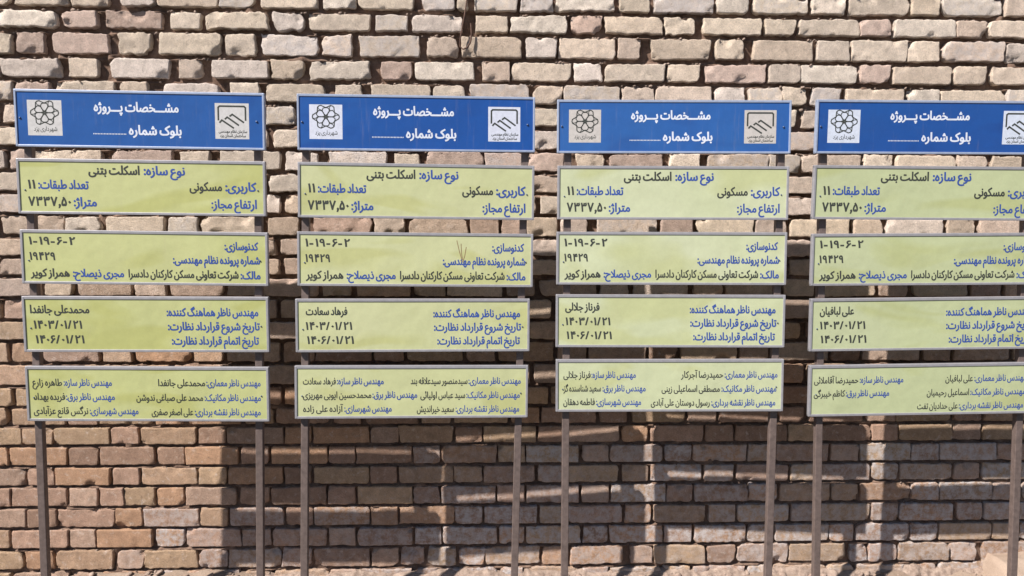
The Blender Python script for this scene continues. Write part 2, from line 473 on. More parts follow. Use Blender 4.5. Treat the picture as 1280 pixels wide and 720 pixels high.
brick_wall = empty('brick_wall', ((WX0 + WX1) / 2, 0, zlow), label='old cream and tan brick wall with deep dark joints behind all the signboards', category='wall')
specs = []
for (zb, zt, L, k) in COURSES:
    for (x0, x1) in L:
        if x1 - x0 < 0.02:
            continue
        vis = 0
        for i in range(9):
            for j in range(3):
                q = topx(Vector((x0 + (x1 - x0) * (i + .5) / 9, 0, zb + (zt - zb) * (j + .5) / 3)))
                if 0 < q[0] < 1280 and 0 < q[1] < 718 and not covered(*q):
                    vis += 1
        specs.append((vis / 27 * (x1 - x0) * (zt - zb), x0, x1, zb, zt, k))
specs.sort(key=lambda s: -s[0])
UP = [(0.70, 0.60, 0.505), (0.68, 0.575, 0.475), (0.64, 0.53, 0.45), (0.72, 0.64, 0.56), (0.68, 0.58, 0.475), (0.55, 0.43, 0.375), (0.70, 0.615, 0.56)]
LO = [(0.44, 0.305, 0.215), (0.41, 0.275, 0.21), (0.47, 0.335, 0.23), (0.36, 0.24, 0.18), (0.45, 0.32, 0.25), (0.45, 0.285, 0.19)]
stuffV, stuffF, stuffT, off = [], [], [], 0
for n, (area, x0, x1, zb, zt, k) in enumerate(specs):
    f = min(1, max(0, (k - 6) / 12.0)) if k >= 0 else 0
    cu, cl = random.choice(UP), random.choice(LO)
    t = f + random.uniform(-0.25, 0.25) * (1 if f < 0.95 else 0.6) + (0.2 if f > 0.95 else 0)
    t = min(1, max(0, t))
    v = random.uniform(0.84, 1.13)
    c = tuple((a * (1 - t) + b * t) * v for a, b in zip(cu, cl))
    xc = (x0 + x1) / 2
    rough = (1 - f) * random.choice((0.45, 0.6, 0.8, 1.0)) + f * random.choice((0.15, 0.25, 0.35, 0.5))
    if k >= 26:
        rough = random.uniform(0.6, 0.95)
    salt = 0.0
    if k >= 21 and xc > -0.35:
        salt = random.choice((0.25, 0.6, 0.9)) * min(1, (xc + 0.35) / 0.25)
    if k >= 24 and xc > -1.35:
        salt = max(salt, random.choice((0.0, 0.2, 0.55)))
    if k == 25 and xc > -1.3:
        salt = max(salt, random.choice((0.35, 0.9)))
    if f < 0.4 and random.random() < 0.18:
        salt = 0.5
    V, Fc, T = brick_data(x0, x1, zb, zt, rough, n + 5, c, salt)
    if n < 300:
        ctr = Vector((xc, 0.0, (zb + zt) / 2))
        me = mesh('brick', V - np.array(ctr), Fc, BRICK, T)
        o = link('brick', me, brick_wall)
        o.location = ctr - brick_wall.location
    else:
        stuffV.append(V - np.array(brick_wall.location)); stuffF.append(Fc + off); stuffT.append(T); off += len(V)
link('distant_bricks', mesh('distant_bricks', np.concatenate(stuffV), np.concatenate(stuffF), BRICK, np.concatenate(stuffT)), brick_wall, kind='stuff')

# mortar bed: one rough sheet set back behind the faces, with thickness behind
CS = sorted(COURSES, key=lambda c: c[0])
zs = [CS[0][0] - 0.02]
for (zb, zt, L, k) in CS:
    g = PITCHZ - (zt - zb)
    zs += [zb + 0.003, zb + (zt - zb) * 0.5, zt - 0.006]
    zs += [zt - 0.001, zt + g * 0.12, zt + g * 0.3, zt + g * 0.5, zt + g * 0.7, zt + g * 0.9]
zs = np.array(sorted(zs))
xs = np.arange(WX0, WX1, 0.0058)
XX, ZZ = np.meshgrid(xs, zs)
Pm = np.stack([XX.ravel(), np.zeros(XX.size), ZZ.ravel()], 1)
tops = np.array([c[1] for c in CS])
above = ZZ.ravel()[:, None] - tops[None, :]
above = np.where(above < -0.003, 9, above).min(1)
zz = ZZ.ravel()
frac_low = np.clip((CS[-1][0] - zz) / (CS[-1][0] - CS[0][0]) * 1.0, 0, 1)
base = 0.027 - 0.009 * frac_low
Y = base + fbm(Pm, 28, 3, 77) * 0.007
squeeze = np.exp(-(above / 0.0042) ** 2) * np.clip(fbm(Pm, 22, 2, 99) + 0.35, 0, 1.2)
Y = Y - squeeze * 0.019
Y = Y - np.clip(vnoise(Pm, 17, 123) - 0.55, 0, 1) * 0.045 * (above < 0.02)
Y = np.maximum(Y, 0.001 + 0.004 * frac_low)
# vertical joint behind the rusty wire is an open slot
sx, sz = wall(587, 30).x, wall(587, 30).z
slot = (np.abs(XX.ravel() - sx) < 0.035) & (np.abs(zz - sz) < 0.045)
Y = np.where(slot, 0.05, Y)
Vm = np.stack([XX.ravel(), Y, zz], 1)
idx = np.arange(len(Vm)).reshape(XX.shape)
Fm = np.stack([idx[:-1, :-1].ravel(), idx[:-1, 1:].ravel(), idx[1:, 1:].ravel(), idx[1:, :-1].ravel()], 1)
ring = np.array(list(idx[0, :]) + list(idx[1:, -1]) + list(idx[-1, :-1][::-1]) + list(idx[1:-1, 0][::-1]))
Bk = Vm[ring].copy(); Bk[:, 1] = 0.23
nb, nr = len(Vm), len(ring)
Vm = np.concatenate([Vm, Bk])
j = np.arange(nr); j2 = (j + 1) % nr
Fs = np.stack([ring[j], nb + j, nb + j2, ring[j2]], 1)
allF = [tuple(f) for f in np.concatenate([Fm, Fs])] + [tuple(nb + np.arange(nr))]
link('mortar', mesh('mortar', Vm - np.array(brick_wall.location), allF, MORTAR), brick_wall, kind='stuff')

def lumps(name, pts, material, parent=None, **props):
    import bmesh
    bm = bmesh.new()
    bmesh.ops.create_icosphere(bm, subdivisions=2, radius=1.0)
    bv = np.array([v.co[:] for v in bm.verts]); bf = np.array([[v.index for v in f.verts] for f in bm.faces])
    bm.free()
    Vs, Fs2, o2 = [], [], 0
    for i, (x, y, z, s) in enumerate(pts):
        sc = np.array([s * random.uniform(.7, 1.5), s * random.uniform(.6, 1.1), s * random.uniform(.5, .95)])
        d = 1 + 0.35 * vnoise(bv + i * 3.1, 1.3, 5) + 0.2 * vnoise(bv + i * 1.7, 3.1, 8)
        an = random.uniform(0, 3.14)
        v = bv * d[:, None] * sc
        v = np.stack([v[:, 0] * math.cos(an * .3) - v[:, 2] * math.sin(an * .3), v[:, 1], v[:, 0] * math.sin(an * .3) + v[:, 2] * math.cos(an * .3)], 1)
        Vs.append(v + np.array([x, y, z])); Fs2.append(bf + o2); o2 += len(bv)
    V = np.concatenate(Vs)
    if parent is not None:
        V = V - np.array(parent.location)
    return link(name, mesh(name, V, np.concatenate(Fs2), material), parent, **props)
pts = []
for (zb, zt, L, k) in COURSES:
    n = 70 if k < 9 else (24 if k < 19 else 22)
    for _ in range(n):
        x = random.uniform(WX0, WX1)
        s = random.uniform(0.0018, 0.0062) if k < 9 else random.uniform(0.0012, 0.0036)
        pts.append((x, random.uniform(0.002, 0.014), zt + s * 0.4, s))
        if random.random() < 0.55:
            for q in range(random.randint(1, 4)):
                pts.append((x + random.uniform(-0.02, 0.02), random.uniform(0.001, 0.020), zt + random.uniform(0, 0.004), s * random.uniform(.4, .9)))
lumps('mortar_crumbs', pts, RUBBLE, brick_wall, kind='stuff')

# ------------------------------------------------------------ ground, rubble, sand
ZBANK = wall(640, 720).z
ZG = ZBANK - 0.10
def bank(x):
    p = np.stack([x, x * 0, x * 0], 1)
    b = ZBANK + fbm(p, 6, 3, 4) * 0.008
    xa, xb = wall(95, 705).x, wall(330, 705).x
    rise = np.clip((x - xa) / 0.08, 0, 1) * np.clip((xb - x) / 0.15, 0, 1)
    return b + rise * 0.032
gx = np.concatenate([[-80, -30, -10, -5, -3], np.arange(-2.6, 2.8, 0.018), [3, 5, 10, 30, 80]])
gy = np.concatenate([[-80, -30, -10, -5, -3.4], np.arange(-3.0, -0.6, 0.08), np.arange(-0.6, 0.03, 0.020)])
GX, GY = np.meshgrid(gx, gy)
Pg = np.stack([GX.ravel(), GY.ravel(), GX.ravel() * 0], 1)
bk = bank(GX.ravel())
inside = (np.abs(GX.ravel()) < 2.9)
hgt = ZG + (bk - ZG) * np.exp(-(np.maximum(-GY.ravel(), 0) / 0.16) ** 1.3) * inside
near = np.clip(1 + GY.ravel() / 3.2, 0, 1) * inside
hgt = hgt + near * (fbm(Pg, 9, 4, 61) * 0.008 + fbm(Pg, 60, 2, 66) * 0.0028)
idx = np.arange(GX.size).reshape(GX.shape)
Fg = np.stack([idx[:-1, :-1].ravel(), idx[:-1, 1:].ravel(), idx[1:, 1:].ravel(), idx[1:, :-1].ravel()], 1)
hgt = hgt - 0.12 * (1 - np.clip((GY.ravel() + 0.68) / 0.05, 0, 1)) * (GY.ravel() > -9.2)
link('ground', mesh('ground', np.stack([GX.ravel(), GY.ravel(), hgt], 1), Fg, SOIL), kind='structure')

pts = []
for i in range(620):
    x = random.uniform(-2.4, 2.6)
    y = -abs(random.gauss(0, 0.07)) - 0.004
    z = float(ZG + (bank(np.array([x]))[0] - ZG) * math.exp(-(-y / 0.16) ** 1.3))
    pts.append((x, y, z + 0.002, random.choice((0.003, 0.004, 0.006, 0.009, 0.013))))
lumps('rubble', pts, RUBBLE, label='crumbled mortar and small stones lying along the foot of the brick wall', category='rubble', kind='stuff')

lx = np.arange(wall(318, 712).x, wall(1235, 712).x, 0.005)
lt = np.linspace(0, 1, 14)
LX, LT = np.meshgrid(lx, lt)
Pl = np.stack([LX.ravel(), LT.ravel() * 0, LT.ravel() * 0], 1)
topz = wall(640, 713.5).z + fbm(Pl, 13, 4, 201) * 0.008
Pl2 = np.stack([LX.ravel(), LT.ravel() * 0.06, LT.ravel() * 0.05], 1)
depth = 0.010 + 0.008 * fbm(Pl, 9, 3, 207) + fbm(Pl2, 55, 3, 209) * 0.006
lz = topz - (LT.ravel() ** 1.3) * 0.075 + fbm(Pl2, 70, 2, 215) * 0.002
ly = 0.012 - np.sqrt(np.clip(LT.ravel() * 2.4, 0, 1)) * (0.012 + depth) - LT.ravel() * 0.025
idx = np.arange(LX.size).reshape(LX.shape)
Fl = np.stack([idx[:-1, :-1].ravel(), idx[1:, :-1].ravel(), idx[1:, 1:].ravel(), idx[:-1, 1:].ravel()], 1)
link('slumped_mortar', mesh('slumped_mortar', np.stack([LX.ravel(), ly, lz], 1) - np.array(brick_wall.location), Fl, RUBBLE), brick_wall, kind='stuff')

ASPHALT = earthy('low_bounce_asphalt', (0.050, 0.048, 0.046), (0.075, 0.071, 0.067), 4, 240, 0.003)
mb = MB()
mb.box(-60, 60, -9.0, -0.62, ZG - 0.25, ZG - 0.055)  # unseen dark road surface, added to cut light bounced onto the wall
link('added_dark_road', mb.build('added_dark_road', ASPHALT), kind='structure')
hx0 = wall(1226, 700).x
hz = wall(1260, 690).z
ax_ = np.linspace(hx0 - 0.03, hx0 + 0.62, 60)
ay_ = np.linspace(-0.34, 0.02, 36)
AX, AY = np.meshgrid(ax_, ay_)
t = np.clip((AX.ravel() - hx0 + 0.020) / 0.045, 0, 1); t = t * t * (3 - 2 * t)
s_ = np.clip((0.34 + AY.ravel()) / 0.26, 0, 1); s_ = s_ * s_ * (3 - 2 * s_)
e_ = np.clip((hx0 + 0.62 - AX.ravel()) / 0.3, 0, 1); e_ = e_ * e_ * (3 - 2 * e_)
Pa = np.stack([AX.ravel(), AY.ravel(), AX.ravel() * 0], 1)
H = (ZG - 0.03) + (hz - ZG + 0.03) * t * s_ * e_ + fbm(Pa, 14, 4, 15) * 0.006 * t
idx = np.arange(AX.size).reshape(AX.shape)
Fh = np.stack([idx[:-1, :-1].ravel(), idx[:-1, 1:].ravel(), idx[1:, 1:].ravel(), idx[1:, :-1].ravel()], 1)
hv = np.stack([AX.ravel(), AY.ravel(), H], 1)
link('sand_heap', mesh('sand_heap', hv, Fh, SAND), label='small heap of pale sand piled against the wall behind the last signboard post', category='sand heap')

# rusty wire loop hanging out of the upper courses
wv = []
for (px, py, d) in ((584.5, -14, .020), (583.5, 4, .014), (581, 20, .017), (578, 36, .018), (575.5, 50, .016), (575, 59, .013), (579, 63, .020), (584, 61, .020), (588, 54, .013), (589.5, 44, .014), (588.5, 30, .015)):
    p = wall(px, py); wv.append((p.x, -d, p.z))
w0 = Vector(wv[0])
mb = MB(); mb.tube([Vector(p) - w0 for p in wv], [0.0024, .0026, .0028, .0026, .0024, .0024, .0026, .003, .0034, .0028, .0015], 8)
o = link('bent_wire', mb.build('bent_wire', RUST, True), label='rusty bent wire loop sticking out of a joint in the upper brick courses', category='wire')
o.location = w0
# ------------------------------------------------------------ lettering
# outlines of the letters, in five-hundredths of the type size: code point: (advance, [contour x, y, x, y, ...], ...)
OUTLINES = {
    45: (161, [142,134,20,134,20,87,142,87]),
    47: (141, [4,-5,39,-5,137,346,102,346]),
    58: (110, [55,229,39,225,29,214,25,199,29,184,39,173,55,169,70,173,80,184,85,199,80,214,70,225], [55,56,39,51,29,41,25,26,29,10,39,0,55,-5,70,0,80,10,85,26,80,41,70,51]),
    1600: (135, [0,-3,5,39,140,39,149,37,155,33,159,26,160,19,158,11,153,4,145,-1,135,-3]),
    1643: (123, [25,-78,54,0,45,4,38,11,33,19,31,30,32,39,36,48,41,55,49,61,57,64,67,66,76,64,84,61,91,55,97,48,101,39,103,30,101,19,98,6,94,-4,90,-13,85,-23,80,-33,75,-43,70,-52,63,-66,57,-78]),
    1776: (147, [78,104,70,113,62,121,56,127,49,134,41,141,33,148,69,186,77,179,86,172,94,164,102,156,109,148,115,141]),
    1777: (140, [111,3,70,-2,69,8,68,25,67,39,66,56,65,75,63,96,61,117,58,140,56,163,53,187,50,211,46,234,43,256,39,277,35,297,30,314,26,330,65,341,71,320,77,298,82,273,87,247,91,221,95,194,98,167,101,141,103,115,105,90,107,68,108,47,109,29,110,14]),
    1778: (244, [111,3,70,-2,69,8,68,25,67,39,66,56,65,75,63,96,61,117,58,140,56,163,53,187,50,211,46,234,43,256,39,277,35,297,30,314,26,330,65,341,71,320,77,298,82,273,87,247,91,221,95,194,98,167,101,141,103,115,105,90,107,68,108,47,109,29,110,14], [131,236,115,236,100,238,87,242,75,246,64,251,55,257,55,298,65,291,76,286,89,282,102,278,116,277,129,276,141,276,152,278,162,280,172,285,179,293,186,304,189,313,192,325,195,339,229,333,226,309,220,289,213,274,203,261,191,251,178,244,163,239,148,236]),
    1779: (291, [111,3,70,-2,69,8,68,25,67,39,66,56,65,75,63,96,61,117,58,140,56,163,53,187,50,211,46,234,43,256,39,277,35,297,30,314,26,330,65,341,71,320,77,298,82,273,87,247,91,221,95,194,98,167,101,141,103,115,105,90,107,68,108,47,109,29,110,14], [121,214,106,215,94,220,85,227,78,236,74,245,72,252,69,325,83,274,86,267,91,261,97,257,103,255,109,253,115,252,123,254,130,259,137,267,143,281,146,293,149,309,152,328,187,323,186,314,184,304,182,294,181,286,180,279,180,274,181,266,187,260,196,256,209,255,219,255,227,258,233,263,236,268,238,274,239,282,238,293,234,306,230,319,226,329,260,342,265,329,270,316,273,305,276,289,277,276,276,264,273,253,268,244,262,235,254,228,245,223,234,219,222,216,209,216,196,216,184,219,175,224,164,234,158,248,170,248,165,237,158,229,150,222,141,217,131,214]),
    1780: (246, [108,0,70,2,70,10,69,23,68,38,67,57,65,78,63,101,60,125,57,151,54,178,50,204,46,231,41,257,36,283,31,306,26,328,66,339,72,316,77,291,82,266,87,240,91,214,94,188,97,162,100,136,102,112,104,88,106,67,107,47,107,28,108,13], [137,209,125,209,112,210,97,211,84,212,82,248,91,247,103,246,116,245,131,244,142,244,152,244,163,245,161,224,149,229,137,236,127,246,119,257,114,270,112,284,114,298,120,312,130,323,142,332,158,337,177,339,185,339,193,338,201,336,209,334,205,297,198,298,192,300,186,300,179,301,167,299,158,296,152,291,150,282,152,271,160,261,170,251,182,244,195,239,206,238,181,228,168,246,179,248,189,251,198,254,210,259,223,265,231,232,217,225,202,219,187,215,172,211,155,210]),
    1781: (272, [95,0,83,1,72,4,62,9,54,16,46,25,41,37,36,51,33,67,33,87,34,108,37,129,42,150,49,171,58,191,67,211,77,229,88,247,99,263,110,278,120,291,130,302,155,278,146,267,136,255,126,241,116,226,107,210,98,193,89,176,82,158,76,140,72,122,69,105,68,89,69,73,71,60,75,51,84,42,98,39,109,41,115,47,118,56,119,68,119,74,149,77,149,70,150,56,154,47,160,41,170,39,178,39,186,42,192,48,198,56,201,68,202,85,201,106,198,128,192,152,184,177,173,203,159,230,149,246,138,263,126,280,112,297,97,314,130,340,149,318,166,296,181,274,194,252,205,230,215,208,222,186,229,165,234,144,237,124,239,105,240,87,239,72,237,58,233,45,227,32,219,22,210,13,200,6,187,1,174,0,160,1,149,6,140,12,133,20,129,28,128,37,139,37,137,29,134,21,128,13,120,6,109,2]),
    1782: (212, [49,-1,13,14,27,45,43,74,59,101,76,125,93,147,113,167,133,185,155,202,179,217,198,185,180,173,164,159,148,145,134,130,120,115,108,99,96,82,85,66,75,49,65,32,57,16], [120,153,109,156,99,160,89,165,79,171,70,178,61,186,53,194,46,204,40,215,36,226,33,239,33,252,34,268,38,283,44,297,53,309,64,319,77,328,91,334,108,338,126,339,138,339,150,337,162,335,173,331,167,294,156,296,146,298,136,300,126,300,113,299,102,296,94,292,84,282,78,272,75,261,73,251,75,241,78,231,83,222,89,213,97,205,106,198,116,192,126,187,136,183,151,179,166,178]),
    1783: (289, [123,-3,133,37,139,61,146,86,154,112,162,139,171,166,181,194,191,221,201,248,211,274,221,298,231,322,240,343,279,327,270,307,261,286,252,264,242,242,233,218,224,195,215,171,206,148,198,125,190,102,183,80,177,59,171,39,166,21,162,4], [123,-3,118,16,112,36,106,58,99,80,93,103,85,126,78,149,70,173,62,197,53,220,45,244,36,266,27,288,19,310,10,330,50,346,60,322,69,298,79,273,89,248,98,222,108,197,117,171,125,146,133,121,139,97,145,73,151,50,160,4]),
    1785: (246, [177,-3,173,14,169,30,167,46,164,62,162,78,160,94,158,109,156,124,155,140,151,184,149,198,148,211,146,224,144,235,142,246,140,256,136,269,131,280,124,288,117,295,109,298,99,300,86,297,75,291,66,282,59,271,54,258,53,246,55,232,61,220,69,211,81,205,90,202,101,200,112,200,125,200,140,203,150,205,161,208,171,212,176,176,163,171,151,167,139,164,128,162,116,161,105,161,88,162,73,164,59,170,46,177,36,186,27,197,20,209,16,224,15,240,16,256,20,272,26,288,35,302,45,314,58,325,72,333,87,338,104,340,120,338,134,334,145,328,155,319,163,308,170,295,175,280,179,265,182,248,185,230,187,211,189,192,190,177,192,161,193,145,194,128,196,112,198,95,200,79,202,63,204,48,207,32,210,18,214,4]),
    64344: (150, [0,-3,5,39,23,39,39,39,51,41,65,45,75,52,78,60,81,69,82,82,81,90,80,100,78,111,75,123,71,135,67,148,63,161,58,174,53,187,94,202,98,190,102,178,106,165,109,151,113,138,116,125,118,112,119,100,120,90,119,74,117,60,113,47,107,36,100,27,92,19,81,12,69,7,54,3,38,0,20,-2], [57,-152,47,-150,39,-145,33,-137,32,-128,33,-118,39,-110,47,-104,57,-103,66,-104,74,-110,79,-118,81,-128,79,-137,74,-145,66,-150], [23,-97,13,-95,5,-90,-1,-82,-3,-73,-1,-63,5,-55,13,-49,23,-48,32,-49,40,-55,45,-63,47,-73,45,-82,40,-90,32,-95], [91,-97,81,-95,73,-90,67,-82,66,-73,67,-63,73,-55,81,-49,91,-48,100,-49,108,-55,113,-63,115,-73,113,-82,108,-90,100,-95]),
    64394: (184, [2,-115,-13,-77,19,-66,45,-53,65,-39,82,-24,94,-8,103,8,108,23,112,39,113,54,112,67,110,81,108,90,104,99,100,110,94,122,87,136,79,151,115,170,126,148,136,128,142,108,147,89,150,72,151,57,149,37,146,18,140,0,133,-16,124,-31,113,-45,102,-58,90,-69,77,-79,64,-88,50,-95,37,-102,25,-107,13,-112], [90,282,80,284,72,289,66,297,65,307,66,316,72,324,80,330,90,332,99,330,107,324,112,316,114,307,112,297,107,289,99,284], [56,227,46,229,38,234,32,242,31,252,32,261,38,269,46,275,56,277,65,275,73,269,78,261,80,252,78,242,73,234,65,229], [124,227,114,229,106,234,100,242,99,252,100,261,106,269,114,275,124,277,133,275,141,269,146,261,148,252,146,242,141,234,133,229]),
    64398: (439, [195,-11,208,31,239,31,266,32,289,34,308,36,325,39,338,42,353,48,363,56,369,65,371,75,368,87,362,103,354,115,342,130,326,147,317,156,307,165,298,173,289,180,280,187,272,194,262,202,254,210,248,215,247,220,247,227,248,234,249,241,251,247,254,252,257,257,264,264,273,271,283,278,294,285,306,292,320,300,335,307,351,316,368,324,386,333,406,343,427,354,444,317,418,304,396,294,377,284,360,276,345,268,332,261,320,254,309,248,299,242,290,235,280,229,271,222,278,241,298,224,317,208,334,194,349,179,363,165,375,151,385,138,393,125,400,112,404,98,407,85,408,72,407,60,405,49,399,37,389,26,380,19,369,13,355,7,337,2,317,-2,293,-6,264,-8,232,-10], [195,-11,167,-10,140,-8,117,-5,95,0,77,6,61,13,47,22,35,32,27,44,20,58,16,74,15,91,16,104,17,117,19,130,22,144,26,157,29,170,67,160,62,142,60,132,58,122,56,112,56,103,57,86,62,72,69,61,80,51,96,44,116,38,140,34,171,31,208,31,218,6]),
    64399: (488, [195,-11,208,31,238,31,264,32,287,34,306,37,323,40,337,44,352,51,363,58,369,64,371,71,369,83,362,97,355,107,348,117,339,127,329,137,320,147,309,157,299,167,289,176,280,185,271,192,263,200,257,206,250,214,248,220,248,227,249,234,250,241,252,247,255,252,258,257,268,266,282,276,298,287,316,297,336,308,358,319,428,354,445,317,423,306,402,295,381,285,360,275,340,264,321,254,303,244,287,233,272,223,275,240,290,227,304,215,318,203,331,191,343,179,356,167,367,155,378,142,389,128,399,114,409,98,418,82,426,68,436,58,446,51,457,45,467,42,477,40,485,39,493,39,502,37,508,33,511,26,513,19,511,11,506,4,498,-1,488,-3,478,-2,467,-1,456,2,444,5,432,11,420,19,409,28,399,41,391,57,406,51,400,42,394,34,386,26,376,19,364,13,349,7,332,2,312,-3,289,-6,262,-9,231,-10], [195,-11,167,-10,140,-8,117,-5,95,0,77,6,61,13,47,22,35,32,27,44,20,58,16,74,15,91,16,104,17,117,19,130,22,144,26,157,29,170,67,160,62,142,60,132,58,122,56,112,56,103,57,86,62,72,69,61,80,51,96,44,116,38,140,34,171,31,208,31,218,6]),
    64400: (206, [0,-3,5,39,52,39,70,39,86,40,99,42,114,45,124,50,131,56,135,62,137,68,138,75,136,87,129,103,121,115,109,130,94,147,84,156,75,165,66,173,56,180,48,187,40,194,29,202,21,210,16,215,14,220,14,227,15,234,17,241,19,247,21,252,25,257,32,264,40,271,50,278,61,285,74,292,87,300,102,307,118,316,135,324,154,333,173,343,194,354,211,317,186,304,164,294,144,284,127,276,112,268,99,261,87,254,76,248,67,242,57,235,48,229,38,222,46,241,66,224,84,209,101,194,117,179,130,165,142,151,152,138,160,125,167,112,172,98,175,85,176,72,175,60,172,48,165,35,155,24,144,16,131,10,116,5,96,1,73,-2,46,-3]),
    64401: (254, [0,-3,5,39,44,39,69,39,89,41,105,43,122,48,131,55,136,63,138,71,135,83,128,97,122,107,114,117,106,127,96,137,86,147,76,157,65,167,56,176,46,185,37,192,30,200,23,206,16,214,14,220,14,227,15,234,17,241,19,247,21,252,25,257,32,264,41,271,52,279,64,287,78,295,93,303,108,311,125,319,142,328,194,354,211,317,195,309,179,301,163,293,147,285,132,277,117,270,102,262,88,254,74,246,62,238,50,230,39,223,42,240,56,227,70,215,84,203,97,191,110,179,122,167,134,155,145,142,156,128,166,113,175,98,185,82,192,70,200,60,209,53,218,48,228,44,237,41,249,39,259,39,268,37,274,33,278,26,279,19,277,11,272,4,264,-1,254,-3,244,-2,234,-1,222,2,210,5,198,11,187,19,176,28,166,41,158,57,173,51,164,38,155,27,144,18,131,11,120,7,108,3,94,1,79,-1,61,-2,42,-3]),
    64403: (488, [231,275,213,303,226,312,242,321,259,332,278,343,299,355,322,368,347,382,373,396,401,411,415,380,387,365,361,351,337,338,316,326,296,314,278,304,261,293,245,284], [195,-11,208,31,238,31,264,32,287,34,306,37,323,40,337,44,352,51,363,58,369,64,371,71,369,83,362,97,355,107,348,117,339,127,329,137,320,147,309,157,299,167,289,176,280,185,271,192,263,200,257,206,250,214,248,220,248,227,249,234,250,241,252,247,255,252,258,257,268,266,282,276,298,287,316,297,336,308,358,319,428,354,445,317,423,306,402,295,381,285,360,275,340,264,321,254,303,244,287,233,272,223,275,240,290,227,304,215,318,203,331,191,343,179,356,167,367,155,378,142,389,128,399,114,409,98,418,82,426,68,436,58,446,51,457,45,467,42,477,40,485,39,493,39,502,37,508,33,511,26,513,19,511,11,506,4,498,-1,488,-3,478,-2,467,-1,456,2,444,5,432,11,420,19,409,28,399,41,391,57,406,51,400,42,394,34,386,26,376,19,364,13,349,7,332,2,312,-3,289,-6,262,-9,231,-10], [195,-11,167,-10,140,-8,117,-5,95,0,77,6,61,13,47,22,35,32,27,44,20,58,16,74,15,91,16,104,17,117,19,130,22,144,26,157,29,170,67,160,62,142,60,132,58,122,56,112,56,103,57,86,62,72,69,61,80,51,96,44,116,38,140,34,171,31,208,31,218,6]),
    64404: (206, [-1,275,-19,303,-5,312,10,321,28,332,47,343,68,355,91,368,115,382,141,396,169,411,183,380,155,365,129,351,106,338,84,326,64,314,46,304,29,293,14,284], [0,-3,5,39,52,39,70,39,86,40,99,42,114,45,124,50,131,56,135,62,137,68,138,75,136,87,129,103,121,115,109,130,94,147,84,156,75,165,66,173,56,180,48,187,40,194,29,202,21,210,16,215,14,220,14,227,15,234,17,241,19,247,21,252,25,257,32,264,40,271,50,278,61,285,74,292,87,300,102,307,118,316,135,324,154,333,173,343,194,354,211,317,186,304,164,294,144,284,127,276,112,268,99,261,87,254,76,248,67,242,57,235,48,229,38,222,46,241,66,224,84,209,101,194,117,179,130,165,142,151,152,138,160,125,167,112,172,98,175,85,176,72,175,60,172,48,165,35,155,24,144,16,131,10,116,5,96,1,73,-2,46,-3]),
    64508: (380, [15,-1,16,12,17,25,19,35,21,44,24,55,28,65,32,77,36,88,72,74,67,60,63,48,60,35,58,24,56,13,56,3,57,-9,60,-21,64,-31,71,-40,78,-48,88,-55,98,-61,110,-66,123,-70,136,-73,151,-74,166,-75,189,-74,210,-72,229,-67,246,-62,261,-55,274,-48,284,-39,293,-31,300,-23,307,-10,309,1,307,7,301,13,291,18,279,24,269,27,260,30,250,34,240,38,231,43,222,48,209,57,200,67,193,80,191,94,192,108,196,121,201,135,209,148,218,160,229,172,242,183,255,192,269,199,284,205,299,208,315,210,328,209,340,207,351,204,363,198,372,193,356,158,347,161,337,165,326,168,315,169,300,167,285,163,276,158,267,153,258,147,247,136,239,125,233,112,231,101,233,92,240,85,250,78,263,72,272,68,282,64,292,60,303,55,312,51,322,46,335,38,345,30,351,19,354,7,352,-6,348,-19,341,-33,331,-47,319,-60,304,-73,286,-85,267,-95,244,-104,220,-111,192,-115,163,-116,143,-115,123,-113,105,-109,88,-104,72,-96,58,-88,45,-77,35,-65,26,-52,20,-36,16,-19]),
    64509: (368, [15,-1,16,12,17,25,19,35,21,44,24,55,28,65,32,77,36,88,72,74,67,60,63,48,60,35,58,24,56,13,56,3,57,-10,60,-22,65,-33,72,-42,81,-50,91,-57,103,-63,115,-67,129,-71,143,-74,158,-75,174,-76,193,-75,211,-73,228,-71,244,-67,259,-62,273,-56,285,-50,295,-43,303,-35,311,-23,314,-10,313,-4,309,2,303,7,294,13,283,17,270,22,260,25,250,29,238,32,248,73,264,67,280,62,294,57,306,53,318,49,329,46,343,43,355,40,365,39,373,39,382,37,388,33,392,26,393,19,391,11,386,4,378,-1,368,-3,362,-3,356,-3,350,-3,351,-10,351,-13,352,-17,350,-29,346,-41,339,-53,329,-64,317,-75,302,-85,284,-94,264,-101,242,-108,218,-112,192,-115,163,-116,137,-115,113,-110,90,-103,69,-93,51,-81,36,-65,24,-47,17,-25]),
    64510: (150, [0,-3,5,39,23,39,39,39,51,41,65,45,75,52,78,60,81,69,82,82,81,90,80,100,78,111,75,123,71,135,67,148,63,161,58,174,53,187,94,202,98,190,102,178,106,165,109,151,113,138,116,125,118,112,119,100,120,90,119,74,117,60,113,47,107,36,100,27,92,19,81,12,69,7,54,3,38,0,20,-2], [93,-97,83,-95,75,-90,69,-82,68,-73,69,-63,75,-55,83,-49,93,-48,102,-49,110,-55,115,-63,117,-73,115,-82,110,-90,102,-95], [24,-97,14,-95,6,-90,1,-82,-1,-73,1,-63,6,-55,14,-49,24,-48,33,-49,41,-55,47,-63,49,-73,47,-82,41,-90,33,-95]),
